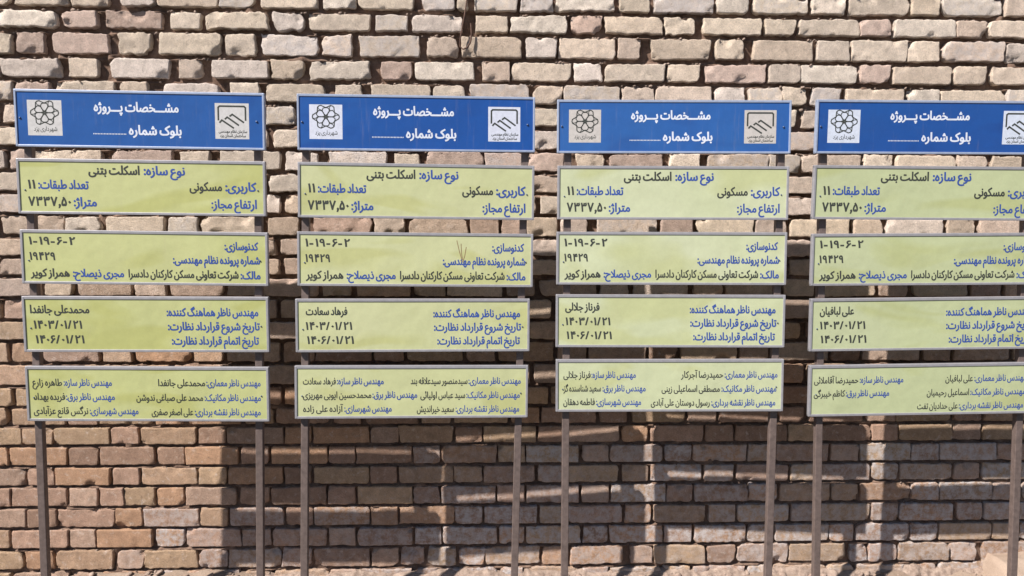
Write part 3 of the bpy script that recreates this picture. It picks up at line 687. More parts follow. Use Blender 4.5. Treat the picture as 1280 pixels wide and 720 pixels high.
    64511: (187, [0,-3,5,39,20,39,33,40,44,42,56,48,65,57,70,65,74,75,77,88,80,103,84,121,88,142,127,134,123,114,120,103,118,92,117,82,117,73,117,66,118,60,120,54,125,49,134,44,147,41,159,40,174,39,192,39,201,37,207,33,210,26,212,19,210,11,205,4,197,-1,187,-3,168,-2,151,-1,138,1,122,5,111,11,103,18,98,27,94,37,92,50,107,49,102,38,96,30,90,23,80,14,69,7,55,2,40,-1,28,-2,15,-2], [126,-97,116,-95,108,-90,103,-82,101,-73,103,-63,108,-55,116,-49,126,-48,135,-49,143,-55,149,-63,151,-73,149,-82,143,-90,135,-95], [58,-97,48,-95,40,-90,34,-82,33,-73,34,-63,40,-55,48,-49,58,-48,67,-49,75,-55,80,-63,82,-73,80,-82,75,-90,67,-95]),
    65153: (118, [45,0,36,322,77,322,85,0], [90,371,75,372,62,376,51,381,41,386,31,390,22,391,13,390,6,387,-2,381,-10,374,-29,390,-21,399,-13,407,-5,413,8,419,22,421,34,420,45,416,66,406,77,402,90,401,97,402,105,404,112,407,122,413,136,392,126,384,117,378,109,374,98,371]),
    65163: (135, [0,-3,5,39,20,39,33,40,44,42,57,46,65,54,70,65,72,82,71,90,70,100,68,111,65,123,61,135,57,148,53,161,48,174,43,187,84,202,88,190,92,178,96,165,99,151,103,138,106,125,108,112,109,100,110,90,109,77,108,65,105,54,100,40,93,28,83,19,71,11,61,7,51,3,40,1,28,-1,14,-2], [19,257,13,284,24,287,34,289,52,294,49,283,40,287,32,292,24,300,18,309,14,319,13,330,14,343,20,355,28,364,39,370,51,374,64,375,70,375,76,374,82,373,88,371,84,346,74,348,69,349,64,349,54,348,46,344,41,339,40,331,41,321,46,313,53,306,62,301,70,298,76,297,56,295,69,299,81,302,92,306,102,310,110,284,97,279,82,275,71,271,60,268,49,265,38,262,28,259]),
    65165: (119, [46,0,36,357,77,357,87,0]),
    65166: (146, [146,-3,121,-1,101,2,84,7,72,14,62,23,55,35,50,48,47,65,46,84,36,357,77,357,87,100,88,84,90,72,92,62,98,51,109,44,119,41,133,39,151,39,160,37,166,33,169,26,171,19,169,11,164,4,155,-1]),
    65169: (135, [0,-3,5,39,20,39,33,40,44,42,57,46,65,54,70,65,72,82,71,90,70,100,68,111,65,123,61,135,57,148,53,161,48,174,43,187,84,202,88,190,92,178,96,165,99,151,103,138,106,125,108,112,109,100,110,90,109,77,108,65,105,54,100,40,93,28,83,19,71,11,61,7,51,3,40,1,28,-1,14,-2], [54,-96,44,-94,36,-88,30,-80,29,-71,30,-62,36,-54,44,-48,54,-46,63,-48,71,-54,76,-62,78,-71,76,-80,71,-88,63,-94]),
    65170: (172, [0,-3,5,39,18,39,29,40,38,42,49,48,56,57,60,65,64,75,67,88,70,103,74,121,78,142,117,134,113,114,110,103,108,92,107,82,107,73,108,64,111,56,118,48,131,43,142,41,158,39,177,39,186,37,192,33,195,26,197,19,195,11,190,4,181,-1,172,-3,151,-2,134,0,121,3,109,8,100,14,94,21,88,29,85,39,82,50,97,49,92,39,86,30,80,23,70,14,60,7,48,2,34,-1,24,-2,12,-2], [85,-96,75,-94,67,-88,62,-80,60,-71,62,-62,67,-54,75,-48,85,-46,94,-48,102,-54,108,-62,110,-71,108,-80,102,-88,94,-94]),
    65173: (497, [195,-11,208,31,231,31,252,31,272,32,291,32,309,34,335,36,358,39,378,43,395,48,408,54,419,62,426,70,431,80,432,91,431,104,429,119,425,135,420,152,414,169,407,188,446,202,450,191,454,179,458,167,461,155,465,143,468,131,470,120,471,109,472,99,470,80,466,63,458,48,447,35,432,24,413,15,390,7,361,0,328,-5,306,-7,281,-8,255,-10,226,-10], [195,-11,167,-10,140,-8,117,-5,95,0,77,6,61,13,47,22,35,32,27,44,20,58,16,74,15,91,16,104,17,117,19,130,22,144,26,157,29,170,67,160,62,142,60,132,58,122,56,112,56,103,57,86,62,72,69,61,80,51,96,44,116,38,140,34,171,31,208,31,218,6], [279,201,269,202,261,208,255,216,254,225,255,234,261,243,269,248,279,250,288,248,296,243,301,234,303,225,301,216,296,208,288,202], [210,201,200,202,192,208,187,216,185,225,187,234,192,243,200,248,210,250,219,248,227,243,233,234,235,225,233,216,227,208,219,202]),
    65174: (547, [195,-11,208,31,229,31,250,32,273,34,295,37,318,42,340,48,362,55,384,64,405,75,424,87,442,101,458,118,490,99,486,89,484,81,482,74,482,69,483,61,488,54,495,48,508,43,520,41,534,39,552,39,561,37,567,33,570,26,572,19,570,11,565,4,557,-1,547,-3,526,-2,507,1,490,4,475,10,463,17,454,26,448,37,446,49,447,64,456,61,441,50,425,39,408,30,389,21,368,14,346,8,323,2,299,-2,274,-6,248,-9,222,-10], [195,-11,167,-10,140,-8,117,-5,95,0,77,6,61,13,47,22,35,32,27,44,20,58,16,74,15,91,16,104,17,117,19,130,22,144,26,157,29,170,67,160,62,142,60,132,58,122,56,112,56,103,57,86,62,72,69,61,80,51,96,44,116,38,140,34,171,31,208,31,218,6], [279,201,269,202,261,208,256,216,254,225,256,234,261,243,269,248,279,250,288,248,296,243,302,234,304,225,302,216,296,208,288,202], [211,201,201,202,193,208,187,216,186,225,187,234,193,243,201,248,211,250,220,248,228,243,233,234,235,225,233,216,228,208,220,202]),
    65175: (150, [0,-3,5,39,23,39,39,39,51,41,65,45,75,52,78,60,81,69,82,82,81,90,80,100,78,111,75,123,71,135,67,148,63,161,58,174,53,187,94,202,98,190,102,178,106,165,109,151,113,138,116,125,118,112,119,100,120,90,119,74,117,60,113,47,107,36,100,27,92,19,81,12,69,7,54,3,38,0,20,-2], [109,254,99,255,91,261,86,269,84,278,86,287,91,296,99,301,109,303,118,301,126,296,132,287,134,278,132,269,126,261,118,255], [41,254,31,255,23,261,17,269,16,278,17,287,23,296,31,301,41,303,50,301,58,296,63,287,65,278,63,269,58,261,50,255]),
    65176: (187, [0,-3,5,39,20,39,33,40,44,42,56,48,65,57,70,65,74,75,77,88,80,103,84,121,88,142,127,134,123,114,120,103,118,92,117,82,117,73,117,66,118,60,120,54,125,49,134,44,147,41,159,40,174,39,192,39,201,37,207,33,210,26,212,19,210,11,205,4,197,-1,187,-3,168,-2,151,-1,138,1,122,5,111,11,103,18,98,27,94,37,92,50,107,49,102,38,96,30,90,23,80,14,69,7,55,2,40,-1,28,-2,15,-2], [134,193,124,195,116,200,110,208,109,218,110,227,116,235,124,241,134,243,143,241,151,235,156,227,158,218,156,208,151,200,143,195], [65,193,55,195,47,200,42,208,40,218,42,227,47,235,55,241,65,243,74,241,82,235,88,227,90,218,88,208,82,200,74,195]),
    65183: (295, [0,-3,5,39,22,39,39,40,56,43,72,46,88,49,105,54,120,59,136,65,151,72,165,80,179,88,193,97,184,104,174,111,163,117,151,122,139,127,126,130,112,133,98,134,83,135,75,135,68,135,61,134,54,133,46,131,38,130,30,168,44,171,57,174,70,175,83,176,100,175,115,173,130,170,144,165,156,160,168,155,180,149,190,142,201,137,211,131,221,126,231,121,240,118,250,116,261,115,271,115,275,79,261,78,247,76,235,73,223,69,211,64,200,58,164,38,150,32,136,25,122,19,105,13,88,8,69,4,48,0,25,-2], [140,-93,130,-91,122,-86,116,-78,115,-69,116,-59,122,-51,130,-45,140,-44,149,-45,157,-51,162,-59,164,-69,162,-78,157,-86,149,-91]),
    65184: (318, [319,-3,305,-2,292,-1,280,0,269,3,258,6,249,11,240,16,232,24,225,32,219,43,214,55,211,70,240,88,245,75,250,65,256,57,267,48,282,43,294,40,308,39,324,39,333,37,339,33,342,26,344,19,342,11,337,4,329,-1], [0,-3,5,39,22,39,39,40,56,43,72,46,88,49,105,54,120,59,136,65,151,72,165,80,179,88,193,97,184,104,174,111,163,117,151,122,139,127,126,130,112,133,98,134,83,135,75,135,68,135,61,134,54,133,46,131,38,130,30,168,44,171,57,174,70,175,83,176,100,175,115,173,130,170,144,165,156,160,168,155,180,149,190,142,201,137,211,131,221,126,231,121,240,118,250,116,261,115,271,115,275,79,261,78,247,76,235,73,223,69,211,64,200,58,164,38,150,32,136,25,122,19,105,13,88,8,69,4,48,0,25,-2], [131,-93,121,-91,113,-86,107,-78,106,-69,107,-59,113,-51,121,-45,131,-44,140,-45,148,-51,153,-59,155,-69,153,-78,148,-86,140,-91]),
    65185: (320, [180,-197,157,-196,135,-193,113,-189,93,-183,74,-174,57,-164,42,-152,29,-138,19,-122,11,-104,7,-84,5,-62,6,-43,9,-25,14,-7,20,10,28,27,38,43,50,58,63,72,78,86,94,98,112,110,132,120,152,130,174,138,197,146,192,140,178,144,165,148,151,153,137,157,127,160,117,162,106,164,95,165,83,166,71,167,56,166,44,164,33,162,23,159,16,196,25,199,35,202,45,205,56,207,67,208,78,208,93,208,106,206,119,204,131,201,142,197,153,194,164,189,176,185,188,181,200,177,213,174,228,171,244,168,261,167,281,166,285,166,286,125,270,124,253,123,235,120,217,115,199,110,181,104,164,96,147,87,130,78,114,67,100,55,87,42,75,28,65,13,57,-3,51,-20,47,-38,46,-57,47,-74,51,-88,57,-102,65,-113,75,-124,87,-133,101,-140,116,-146,132,-150,149,-153,167,-155,185,-156,201,-155,218,-153,235,-150,252,-146,269,-141,286,-136,300,-170,280,-178,260,-185,240,-190,220,-194,200,-196]),
    65187: (295, [0,-3,5,39,22,39,39,40,56,43,72,46,88,49,105,54,120,59,136,65,151,72,165,80,179,88,193,97,184,104,174,111,163,117,151,122,139,127,126,130,112,133,98,134,83,135,75,135,68,135,61,134,54,133,46,131,38,130,30,168,44,171,57,174,70,175,83,176,100,175,115,173,130,170,144,165,156,160,168,155,180,149,190,142,201,137,211,131,221,126,231,121,240,118,250,116,261,115,271,115,275,79,261,78,247,76,235,73,223,69,211,64,200,58,164,38,150,32,136,25,122,19,105,13,88,8,69,4,48,0,25,-2]),
    65188: (318, [319,-3,305,-2,292,-1,280,0,269,3,258,6,249,11,240,16,232,24,225,32,219,43,214,55,211,70,240,88,245,75,250,65,256,57,267,48,282,43,294,40,308,39,324,39,333,37,339,33,342,26,344,19,342,11,337,4,329,-1], [0,-3,5,39,22,39,39,40,56,43,72,46,88,49,105,54,120,59,136,65,151,72,165,80,179,88,193,97,184,104,174,111,163,117,151,122,139,127,126,130,112,133,98,134,83,135,75,135,68,135,61,134,54,133,46,131,38,130,30,168,44,171,57,174,70,175,83,176,100,175,115,173,130,170,144,165,156,160,168,155,180,149,190,142,201,137,211,131,221,126,231,121,240,118,250,116,261,115,271,115,275,79,261,78,247,76,235,73,223,69,211,64,200,58,164,38,150,32,136,25,122,19,105,13,88,8,69,4,48,0,25,-2]),
    65190: (325, [325,-3,311,-2,296,-1,282,1,268,3,254,8,242,15,230,24,220,36,211,51,205,69,200,91,198,118,230,135,232,114,236,96,241,82,248,70,255,61,264,53,273,48,283,44,294,41,306,40,317,39,330,39,339,37,345,33,348,26,350,19,348,11,343,4,335,-1], [180,-197,157,-196,135,-193,113,-189,93,-183,74,-174,57,-164,42,-152,29,-138,19,-122,11,-104,7,-84,5,-62,6,-43,9,-25,14,-7,20,10,28,27,38,43,50,58,63,72,78,86,94,98,112,110,132,120,152,130,174,138,197,146,192,140,178,144,165,148,151,153,137,157,127,160,117,162,106,164,95,165,83,166,71,167,56,166,44,164,33,162,23,159,16,196,25,199,35,202,45,205,56,207,67,208,78,208,93,208,106,206,119,204,131,201,142,197,153,194,164,189,176,185,188,181,200,177,213,174,228,171,244,168,261,167,281,166,285,166,286,125,270,124,253,123,235,120,217,115,199,110,181,104,164,96,147,87,130,78,114,67,100,55,87,42,75,28,65,13,57,-3,51,-20,47,-38,46,-57,47,-74,51,-88,57,-102,65,-113,75,-124,87,-133,101,-140,116,-146,132,-150,149,-153,167,-155,185,-156,201,-155,218,-153,235,-150,252,-146,269,-141,286,-136,300,-170,280,-178,260,-185,240,-190,220,-194,200,-196], [156,260,146,261,138,267,133,275,131,284,133,293,138,302,146,307,156,309,165,307,173,302,179,293,181,284,179,275,173,267,165,261]),
    65191: (295, [0,-3,5,39,22,39,39,40,56,43,72,46,88,49,105,54,120,59,136,65,151,72,165,80,179,88,193,97,184,104,174,111,163,117,151,122,139,127,126,130,112,133,98,134,83,135,75,135,68,135,61,134,54,133,46,131,38,130,30,168,44,171,57,174,70,175,83,176,100,175,115,173,130,170,144,165,156,160,168,155,180,149,190,142,201,137,211,131,221,126,231,121,240,118,250,116,261,115,271,115,275,79,261,78,247,76,235,73,223,69,211,64,200,58,164,38,150,32,136,25,122,19,105,13,88,8,69,4,48,0,25,-2], [84,228,74,229,66,235,60,243,59,252,60,261,66,270,74,275,84,277,93,275,101,270,106,261,108,252,106,243,101,235,93,229]),
    65192: (318, [319,-3,305,-2,292,-1,280,0,269,3,258,6,249,11,240,16,232,24,225,32,219,43,214,55,211,70,240,88,245,75,250,65,256,57,267,48,282,43,294,40,308,39,324,39,333,37,339,33,342,26,344,19,342,11,337,4,329,-1], [0,-3,5,39,22,39,39,40,56,43,72,46,88,49,105,54,120,59,136,65,151,72,165,80,179,88,193,97,184,104,174,111,163,117,151,122,139,127,126,130,112,133,98,134,83,135,75,135,68,135,61,134,54,133,46,131,38,130,30,168,44,171,57,174,70,175,83,176,100,175,115,173,130,170,144,165,156,160,168,155,180,149,190,142,201,137,211,131,221,126,231,121,240,118,250,116,261,115,271,115,275,79,261,78,247,76,235,73,223,69,211,64,200,58,164,38,150,32,136,25,122,19,105,13,88,8,69,4,48,0,25,-2], [79,228,69,229,61,235,55,243,54,252,55,261,61,270,69,275,79,277,88,275,96,270,101,261,103,252,101,243,96,235,88,229]),
    65193: (239, [18,23,38,57,45,53,54,49,66,45,78,41,92,39,108,39,123,39,136,41,147,44,160,50,169,58,174,69,176,81,174,92,171,106,167,117,161,130,153,146,142,164,128,186,110,212,145,235,161,211,175,189,187,169,196,150,204,132,209,117,213,103,215,90,216,79,215,65,212,52,206,40,198,28,187,18,173,9,155,2,133,-2,108,-3,96,-3,84,-2,73,0,62,2,52,5,42,9,29,15]),
    65194: (266, [108,39,123,39,136,41,147,44,160,50,169,58,174,69,176,81,174,92,170,105,166,115,162,125,156,136,150,148,143,160,135,173,127,186,119,199,110,212,145,235,157,215,168,197,179,179,188,162,196,145,203,130,209,115,214,101,219,87,224,74,229,63,235,55,244,46,253,41,262,39,271,39,280,37,286,33,290,26,291,19,289,11,284,4,276,-1,266,-3,255,-2,244,0,234,4,224,9,215,16,207,24,200,35,194,48,191,62,211,79,210,65,207,52,202,40,195,28,185,18,171,9,154,2,133,-2,108,-3,96,-3,84,-2,73,0,62,2,52,5,42,9,29,15,18,23,38,57,45,53,54,49,66,45,78,41,92,39]),
    65195: (239, [18,23,38,57,45,53,54,49,66,45,78,41,92,39,108,39,123,39,136,41,147,44,160,50,169,58,174,69,176,81,174,92,171,106,167,117,161,130,153,146,142,164,128,186,110,212,145,235,161,211,175,189,187,169,196,150,204,132,209,117,213,103,215,90,216,79,215,65,212,52,206,40,198,28,187,18,173,9,155,2,133,-2,108,-3,96,-3,84,-2,73,0,62,2,52,5,42,9,29,15], [108,280,98,282,90,287,85,295,83,305,85,314,90,322,98,328,108,330,117,328,125,322,131,314,133,305,131,295,125,287,117,282]),
    65197: (184, [2,-115,-13,-77,19,-66,45,-53,65,-39,82,-24,94,-8,103,8,108,23,112,39,113,54,112,67,110,81,108,90,104,99,100,110,94,122,87,136,79,151,115,170,126,148,136,128,142,108,147,89,150,72,151,57,149,37,146,18,140,0,133,-16,124,-31,113,-45,102,-58,90,-69,77,-79,64,-88,50,-95,37,-102,25,-107,13,-112]),
    65198: (198, [2,-116,-13,-78,10,-70,31,-60,48,-51,63,-40,76,-29,87,-18,95,-6,102,6,107,18,110,30,112,42,113,54,112,70,108,87,102,103,95,120,87,136,79,151,115,170,121,158,127,146,132,135,136,124,141,113,145,103,150,89,154,76,159,63,165,53,172,46,181,42,191,39,203,39,212,37,218,33,222,26,223,19,221,11,216,4,208,-1,198,-3,184,-2,172,1,162,5,150,14,142,26,136,39,132,53,148,44,146,22,141,2,133,-17,123,-34,110,-50,96,-64,80,-77,64,-88,48,-98,31,-105,16,-112]),
    65199: (184, [2,-115,-13,-77,19,-66,45,-53,65,-39,82,-24,94,-8,103,8,108,23,112,39,113,54,112,67,110,81,108,90,104,99,100,110,94,122,87,136,79,151,115,170,126,148,136,128,142,108,147,89,150,72,151,57,149,37,146,18,140,0,133,-16,124,-31,113,-45,102,-58,90,-69,77,-79,64,-88,50,-95,37,-102,25,-107,13,-112], [89,227,79,229,71,234,65,242,64,252,65,261,71,269,79,275,89,277,98,275,106,269,111,261,113,252,111,242,106,234,98,229]),
    65200: (198, [2,-116,-13,-78,10,-70,31,-60,48,-51,63,-40,76,-29,87,-18,95,-6,102,6,107,18,110,30,112,42,113,54,112,70,108,87,102,103,95,120,87,136,79,151,115,170,121,158,127,146,132,135,136,124,141,113,145,103,150,89,154,76,159,63,165,53,172,46,181,42,191,39,203,39,212,37,218,33,222,26,223,19,221,11,216,4,208,-1,198,-3,184,-2,172,1,162,5,150,14,142,26,136,39,132,53,148,44,146,22,141,2,133,-17,123,-34,110,-50,96,-64,80,-77,64,-88,48,-98,31,-105,16,-112], [82,227,72,229,64,234,58,242,57,252,58,261,64,269,72,275,82,277,91,275,99,269,104,261,106,252,104,242,99,234,91,229]),
    65201: (605, [157,-116,138,-115,120,-113,103,-108,86,-102,71,-95,57,-86,45,-75,35,-63,26,-49,20,-34,16,-18,15,-1,16,12,17,25,19,35,21,44,24,55,28,65,32,77,36,88,72,74,67,60,63,48,60,35,58,24,56,13,56,3,58,-13,62,-27,70,-40,80,-51,92,-59,107,-66,123,-71,140,-74,158,-75,179,-74,198,-72,215,-67,229,-62,241,-55,252,-47,260,-38,266,-29,271,-19,274,-8,276,2,277,13,276,27,275,41,273,55,271,67,268,80,265,93,261,105,257,118,254,131,294,142,297,130,300,120,303,111,307,93,311,80,314,69,319,60,323,53,331,46,340,41,351,39,363,39,372,39,380,41,388,45,395,53,399,61,403,71,407,84,410,99,413,118,417,141,455,134,451,112,449,99,447,86,446,75,446,65,446,58,449,52,454,46,462,42,474,39,491,39,505,39,518,41,528,45,535,52,540,64,542,82,541,90,540,100,538,111,535,123,531,135,527,148,523,161,518,174,513,187,553,202,558,190,562,178,566,165,569,151,573,138,576,125,578,112,579,100,580,90,579,73,577,59,573,47,568,36,561,26,554,18,546,11,536,6,526,2,515,0,503,-2,491,-3,479,-2,469,-1,460,1,449,4,439,10,431,17,425,26,421,36,419,49,436,49,430,37,424,28,418,19,407,10,394,3,384,0,373,-2,360,-3,346,-1,334,2,323,7,315,13,309,20,304,28,301,37,298,46,319,21,316,5,313,-11,308,-28,301,-43,293,-58,282,-72,269,-84,252,-95,234,-104,211,-111,186,-115]),
    65202: (635, [157,-116,138,-115,120,-113,103,-108,86,-102,71,-95,57,-86,45,-75,35,-63,26,-49,20,-34,16,-18,15,-1,16,12,17,25,19,35,21,44,24,55,28,65,32,77,36,88,72,74,67,60,63,48,60,35,58,24,56,13,56,3,58,-13,62,-27,70,-40,80,-51,92,-59,107,-66,123,-71,140,-74,158,-75,179,-74,198,-72,215,-67,229,-62,241,-55,252,-47,260,-38,266,-28,271,-18,274,-8,276,3,277,13,276,27,275,41,273,55,271,67,268,80,265,93,261,105,257,118,254,131,294,142,299,125,303,111,305,101,308,89,311,80,314,69,319,60,323,53,331,46,340,41,351,39,363,39,372,39,380,41,388,45,395,53,399,61,403,71,407,84,410,99,413,118,417,141,455,134,451,112,449,99,447,86,446,75,446,65,446,58,449,52,454,46,462,42,474,39,491,39,506,40,518,43,527,49,534,57,537,68,539,81,538,93,538,105,537,119,536,134,535,145,534,157,533,170,569,173,571,147,573,125,576,106,579,90,582,76,587,65,595,53,607,45,616,41,627,39,640,39,649,37,655,33,658,26,660,19,658,11,653,4,645,-1,635,-3,620,-2,607,1,596,6,586,11,577,19,570,27,564,37,560,47,557,57,566,54,561,40,555,29,548,19,540,12,531,6,521,2,510,0,498,-2,487,-3,473,-2,461,0,451,3,438,10,429,20,424,28,421,38,419,49,436,49,430,37,424,28,418,19,407,10,394,3,384,0,373,-2,360,-3,346,-1,334,2,323,7,315,13,309,20,304,28,301,37,298,46,319,21,316,4,313,-13,308,-29,302,-44,293,-59,282,-73,269,-85,252,-96,234,-104,211,-111,186,-115]),
    65203: (392, [0,-3,5,39,20,39,31,41,40,45,48,52,52,60,56,69,61,82,65,97,69,115,75,138,112,127,108,108,105,97,103,86,102,75,101,65,103,54,111,46,119,42,130,39,145,39,159,39,170,41,178,45,185,53,189,61,193,71,197,84,200,99,203,118,207,141,245,134,242,112,240,99,238,86,236,75,236,65,237,58,239,52,244,46,252,42,264,39,282,39,295,39,307,42,316,47,323,55,328,66,329,82,328,95,325,111,320,129,314,148,308,167,301,187,341,202,345,190,349,178,353,165,357,151,360,138,363,125,365,112,367,100,367,90,366,75,364,61,361,49,356,38,351,28,344,20,336,13,327,8,317,3,306,0,294,-2,281,-3,266,-2,253,0,243,3,229,10,220,20,215,28,211,38,209,49,226,49,220,35,213,25,206,16,194,7,180,1,169,-1,155,-2,139,-3,126,-1,112,2,99,7,88,17,81,26,77,38,75,53,90,56,84,40,77,27,69,18,61,10,51,5,40,2,28,-1,15,-2]),
    65204: (425, [0,-3,5,39,20,39,31,41,40,45,48,52,52,60,56,69,61,82,65,97,69,115,75,138,112,127,110,118,108,108,105,97,103,86,101,75,101,65,102,58,105,51,110,46,119,42,130,39,145,39,159,39,170,41,178,45,185,53,189,61,193,71,197,84,200,99,203,118,207,141,245,134,242,112,240,99,238,86,236,75,236,65,237,58,239,52,244,46,252,42,264,39,282,39,297,40,309,43,318,49,324,57,328,68,329,81,329,93,329,105,328,119,327,134,326,145,325,157,323,170,360,173,362,147,364,125,366,106,369,90,373,76,377,65,386,53,397,45,406,41,417,39,430,39,439,37,445,33,449,26,450,19,448,11,443,4,435,-1,425,-3,414,-2,404,0,395,2,382,8,372,15,363,24,356,34,350,45,347,57,356,54,352,40,346,29,339,19,330,12,321,6,311,2,300,0,289,-2,277,-3,263,-2,251,0,241,3,229,10,219,20,215,28,211,38,209,49,226,49,220,35,213,25,206,16,194,7,180,1,169,-1,155,-2,139,-3,126,-1,112,2,99,7,88,17,81,26,77,38,75,53,90,56,84,40,77,27,69,18,61,10,51,5,40,2,28,-1,15,-2]),
    65206: (635, [157,-116,138,-115,120,-113,103,-108,86,-102,71,-95,57,-86,45,-75,35,-63,26,-49,20,-34,16,-18,15,-1,16,12,17,25,19,35,21,44,24,55,28,65,32,77,36,88,72,74,67,60,63,48,60,35,58,24,56,13,56,3,58,-13,62,-27,70,-40,80,-51,92,-59,107,-66,123,-71,140,-74,158,-75,179,-74,198,-72,215,-67,229,-62,241,-55,252,-47,260,-38,266,-28,271,-18,274,-8,276,3,277,13,276,27,275,41,273,55,271,67,268,80,265,93,261,105,257,118,254,131,294,142,299,125,303,111,305,101,308,89,311,80,314,69,319,60,323,53,331,46,340,41,351,39,363,39,372,39,380,41,388,45,395,53,399,61,403,71,407,84,410,99,413,118,417,141,455,134,451,112,449,99,447,86,446,75,446,65,446,58,449,52,454,46,462,42,474,39,491,39,506,40,518,43,527,49,534,57,537,68,539,81,538,93,538,105,537,119,536,134,535,145,534,157,533,170,569,173,571,147,573,125,576,106,579,90,582,76,587,65,595,53,607,45,616,41,627,39,640,39,649,37,655,33,658,26,660,19,658,11,653,4,645,-1,635,-3,620,-2,607,1,596,6,586,11,577,19,570,27,564,37,560,47,557,57,566,54,561,40,555,29,548,19,540,12,531,6,521,2,510,0,498,-2,487,-3,473,-2,461,0,451,3,438,10,429,20,424,28,421,38,419,49,436,49,430,37,424,28,418,19,407,10,394,3,384,0,373,-2,360,-3,346,-1,334,2,323,7,315,13,309,20,304,28,301,37,298,46,319,21,316,4,313,-13,308,-29,302,-44,293,-59,282,-73,269,-85,252,-96,234,-104,211,-111,186,-115], [412,273,402,274,394,280,389,288,387,297,389,306,394,315,402,320,412,322,421,320,429,315,435,306,437,297,435,288,429,280,421,274], [378,218,368,219,360,225,355,233,353,242,355,251,360,260,368,265,378,267,387,265,395,260,401,251,403,242,401,233,395,225,387,219], [446,218,436,219,428,225,423,233,421,242,423,251,428,260,436,265,446,267,455,265,463,260,469,251,471,242,469,233,463,225,455,219]),
    65207: (392, [0,-3,5,39,20,39,31,41,40,45,48,52,52,60,56,69,61,82,65,97,69,115,75,138,112,127,108,108,105,97,103,86,102,75,101,65,103,54,111,46,119,42,130,39,145,39,159,39,170,41,178,45,185,53,189,61,193,71,197,84,200,99,203,118,207,141,245,134,242,112,240,99,238,86,236,75,236,65,237,58,239,52,244,46,252,42,264,39,282,39,295,39,307,42,316,47,323,55,328,66,329,82,328,95,325,111,320,129,314,148,308,167,301,187,341,202,345,190,349,178,353,165,357,151,360,138,363,125,365,112,367,100,367,90,366,75,364,61,361,49,356,38,351,28,344,20,336,13,327,8,317,3,306,0,294,-2,281,-3,266,-2,253,0,243,3,229,10,220,20,215,28,211,38,209,49,226,49,220,35,213,25,206,16,194,7,180,1,169,-1,155,-2,139,-3,126,-1,112,2,99,7,88,17,81,26,77,38,75,53,90,56,84,40,77,27,69,18,61,10,51,5,40,2,28,-1,15,-2], [216,273,206,274,198,280,192,288,191,297,192,306,198,315,206,320,216,322,225,320,233,315,238,306,240,297,238,288,233,280,225,274], [182,218,172,219,164,225,158,233,157,242,158,251,164,260,172,265,182,267,191,265,199,260,204,251,206,242,204,233,199,225,191,219], [250,218,240,219,232,225,226,233,225,242,226,251,232,260,240,265,250,267,259,265,267,260,272,251,274,242,272,233,267,225,259,219]),
    65208: (425, [0,-3,5,39,20,39,31,41,40,45,48,52,52,60,56,69,61,82,65,97,69,115,75,138,112,127,110,118,108,108,105,97,103,86,101,75,101,65,102,58,105,51,110,46,119,42,130,39,145,39,159,39,170,41,178,45,185,53,189,61,193,71,197,84,200,99,203,118,207,141,245,134,242,112,240,99,238,86,236,75,236,65,237,58,239,52,244,46,252,42,264,39,282,39,297,40,309,43,318,49,324,57,328,68,329,81,329,93,329,105,328,119,327,134,326,145,325,157,323,170,360,173,362,147,364,125,366,106,369,90,373,76,377,65,386,53,397,45,406,41,417,39,430,39,439,37,445,33,449,26,450,19,448,11,443,4,435,-1,425,-3,414,-2,404,0,395,2,382,8,372,15,363,24,356,34,350,45,347,57,356,54,352,40,346,29,339,19,330,12,321,6,311,2,300,0,289,-2,277,-3,263,-2,251,0,241,3,229,10,219,20,215,28,211,38,209,49,226,49,220,35,213,25,206,16,194,7,180,1,169,-1,155,-2,139,-3,126,-1,112,2,99,7,88,17,81,26,77,38,75,53,90,56,84,40,77,27,69,18,61,10,51,5,40,2,28,-1,15,-2], [216,273,206,274,198,280,192,288,191,297,192,306,198,315,206,320,216,322,225,320,233,315,238,306,240,297,238,288,233,280,225,274], [182,218,172,219,164,225,158,233,157,242,158,251,164,260,172,265,182,267,191,265,199,260,204,251,206,242,204,233,199,225,191,219], [250,218,240,219,232,225,226,233,225,242,226,251,232,260,240,265,250,267,259,265,267,260,272,251,274,242,272,233,267,225,259,219]),
    65211: (452, [242,-9,214,-9,190,-8,168,-6,150,-3,134,0,120,4,109,9,99,14,92,21,84,32,79,45,91,49,82,34,73,22,64,14,54,7,44,3,33,0,23,-1,11,-2,0,-3,5,39,21,40,34,44,44,50,52,60,57,68,61,79,65,91,69,104,73,120,77,138,114,128,111,117,108,106,106,96,104,88,103,81,103,76,104,64,109,55,117,48,130,42,141,39,156,36,174,34,196,33,221,32,251,32,272,32,292,34,310,36,326,39,341,43,354,48,365,54,374,61,381,69,388,81,391,96,389,107,385,118,378,128,368,136,360,140,349,143,338,144,322,142,306,138,290,131,274,122,259,112,245,100,231,87,219,74,207,62,197,49,188,38,181,28,137,29,148,46,161,64,175,82,191,100,207,117,224,133,242,147,261,160,281,170,300,178,320,183,341,185,358,183,374,179,388,173,400,165,410,155,418,143,424,130,428,115,429,100,427,81,421,63,412,46,398,30,378,17,354,6,336,1,316,-4,294,-7,269,-8]),
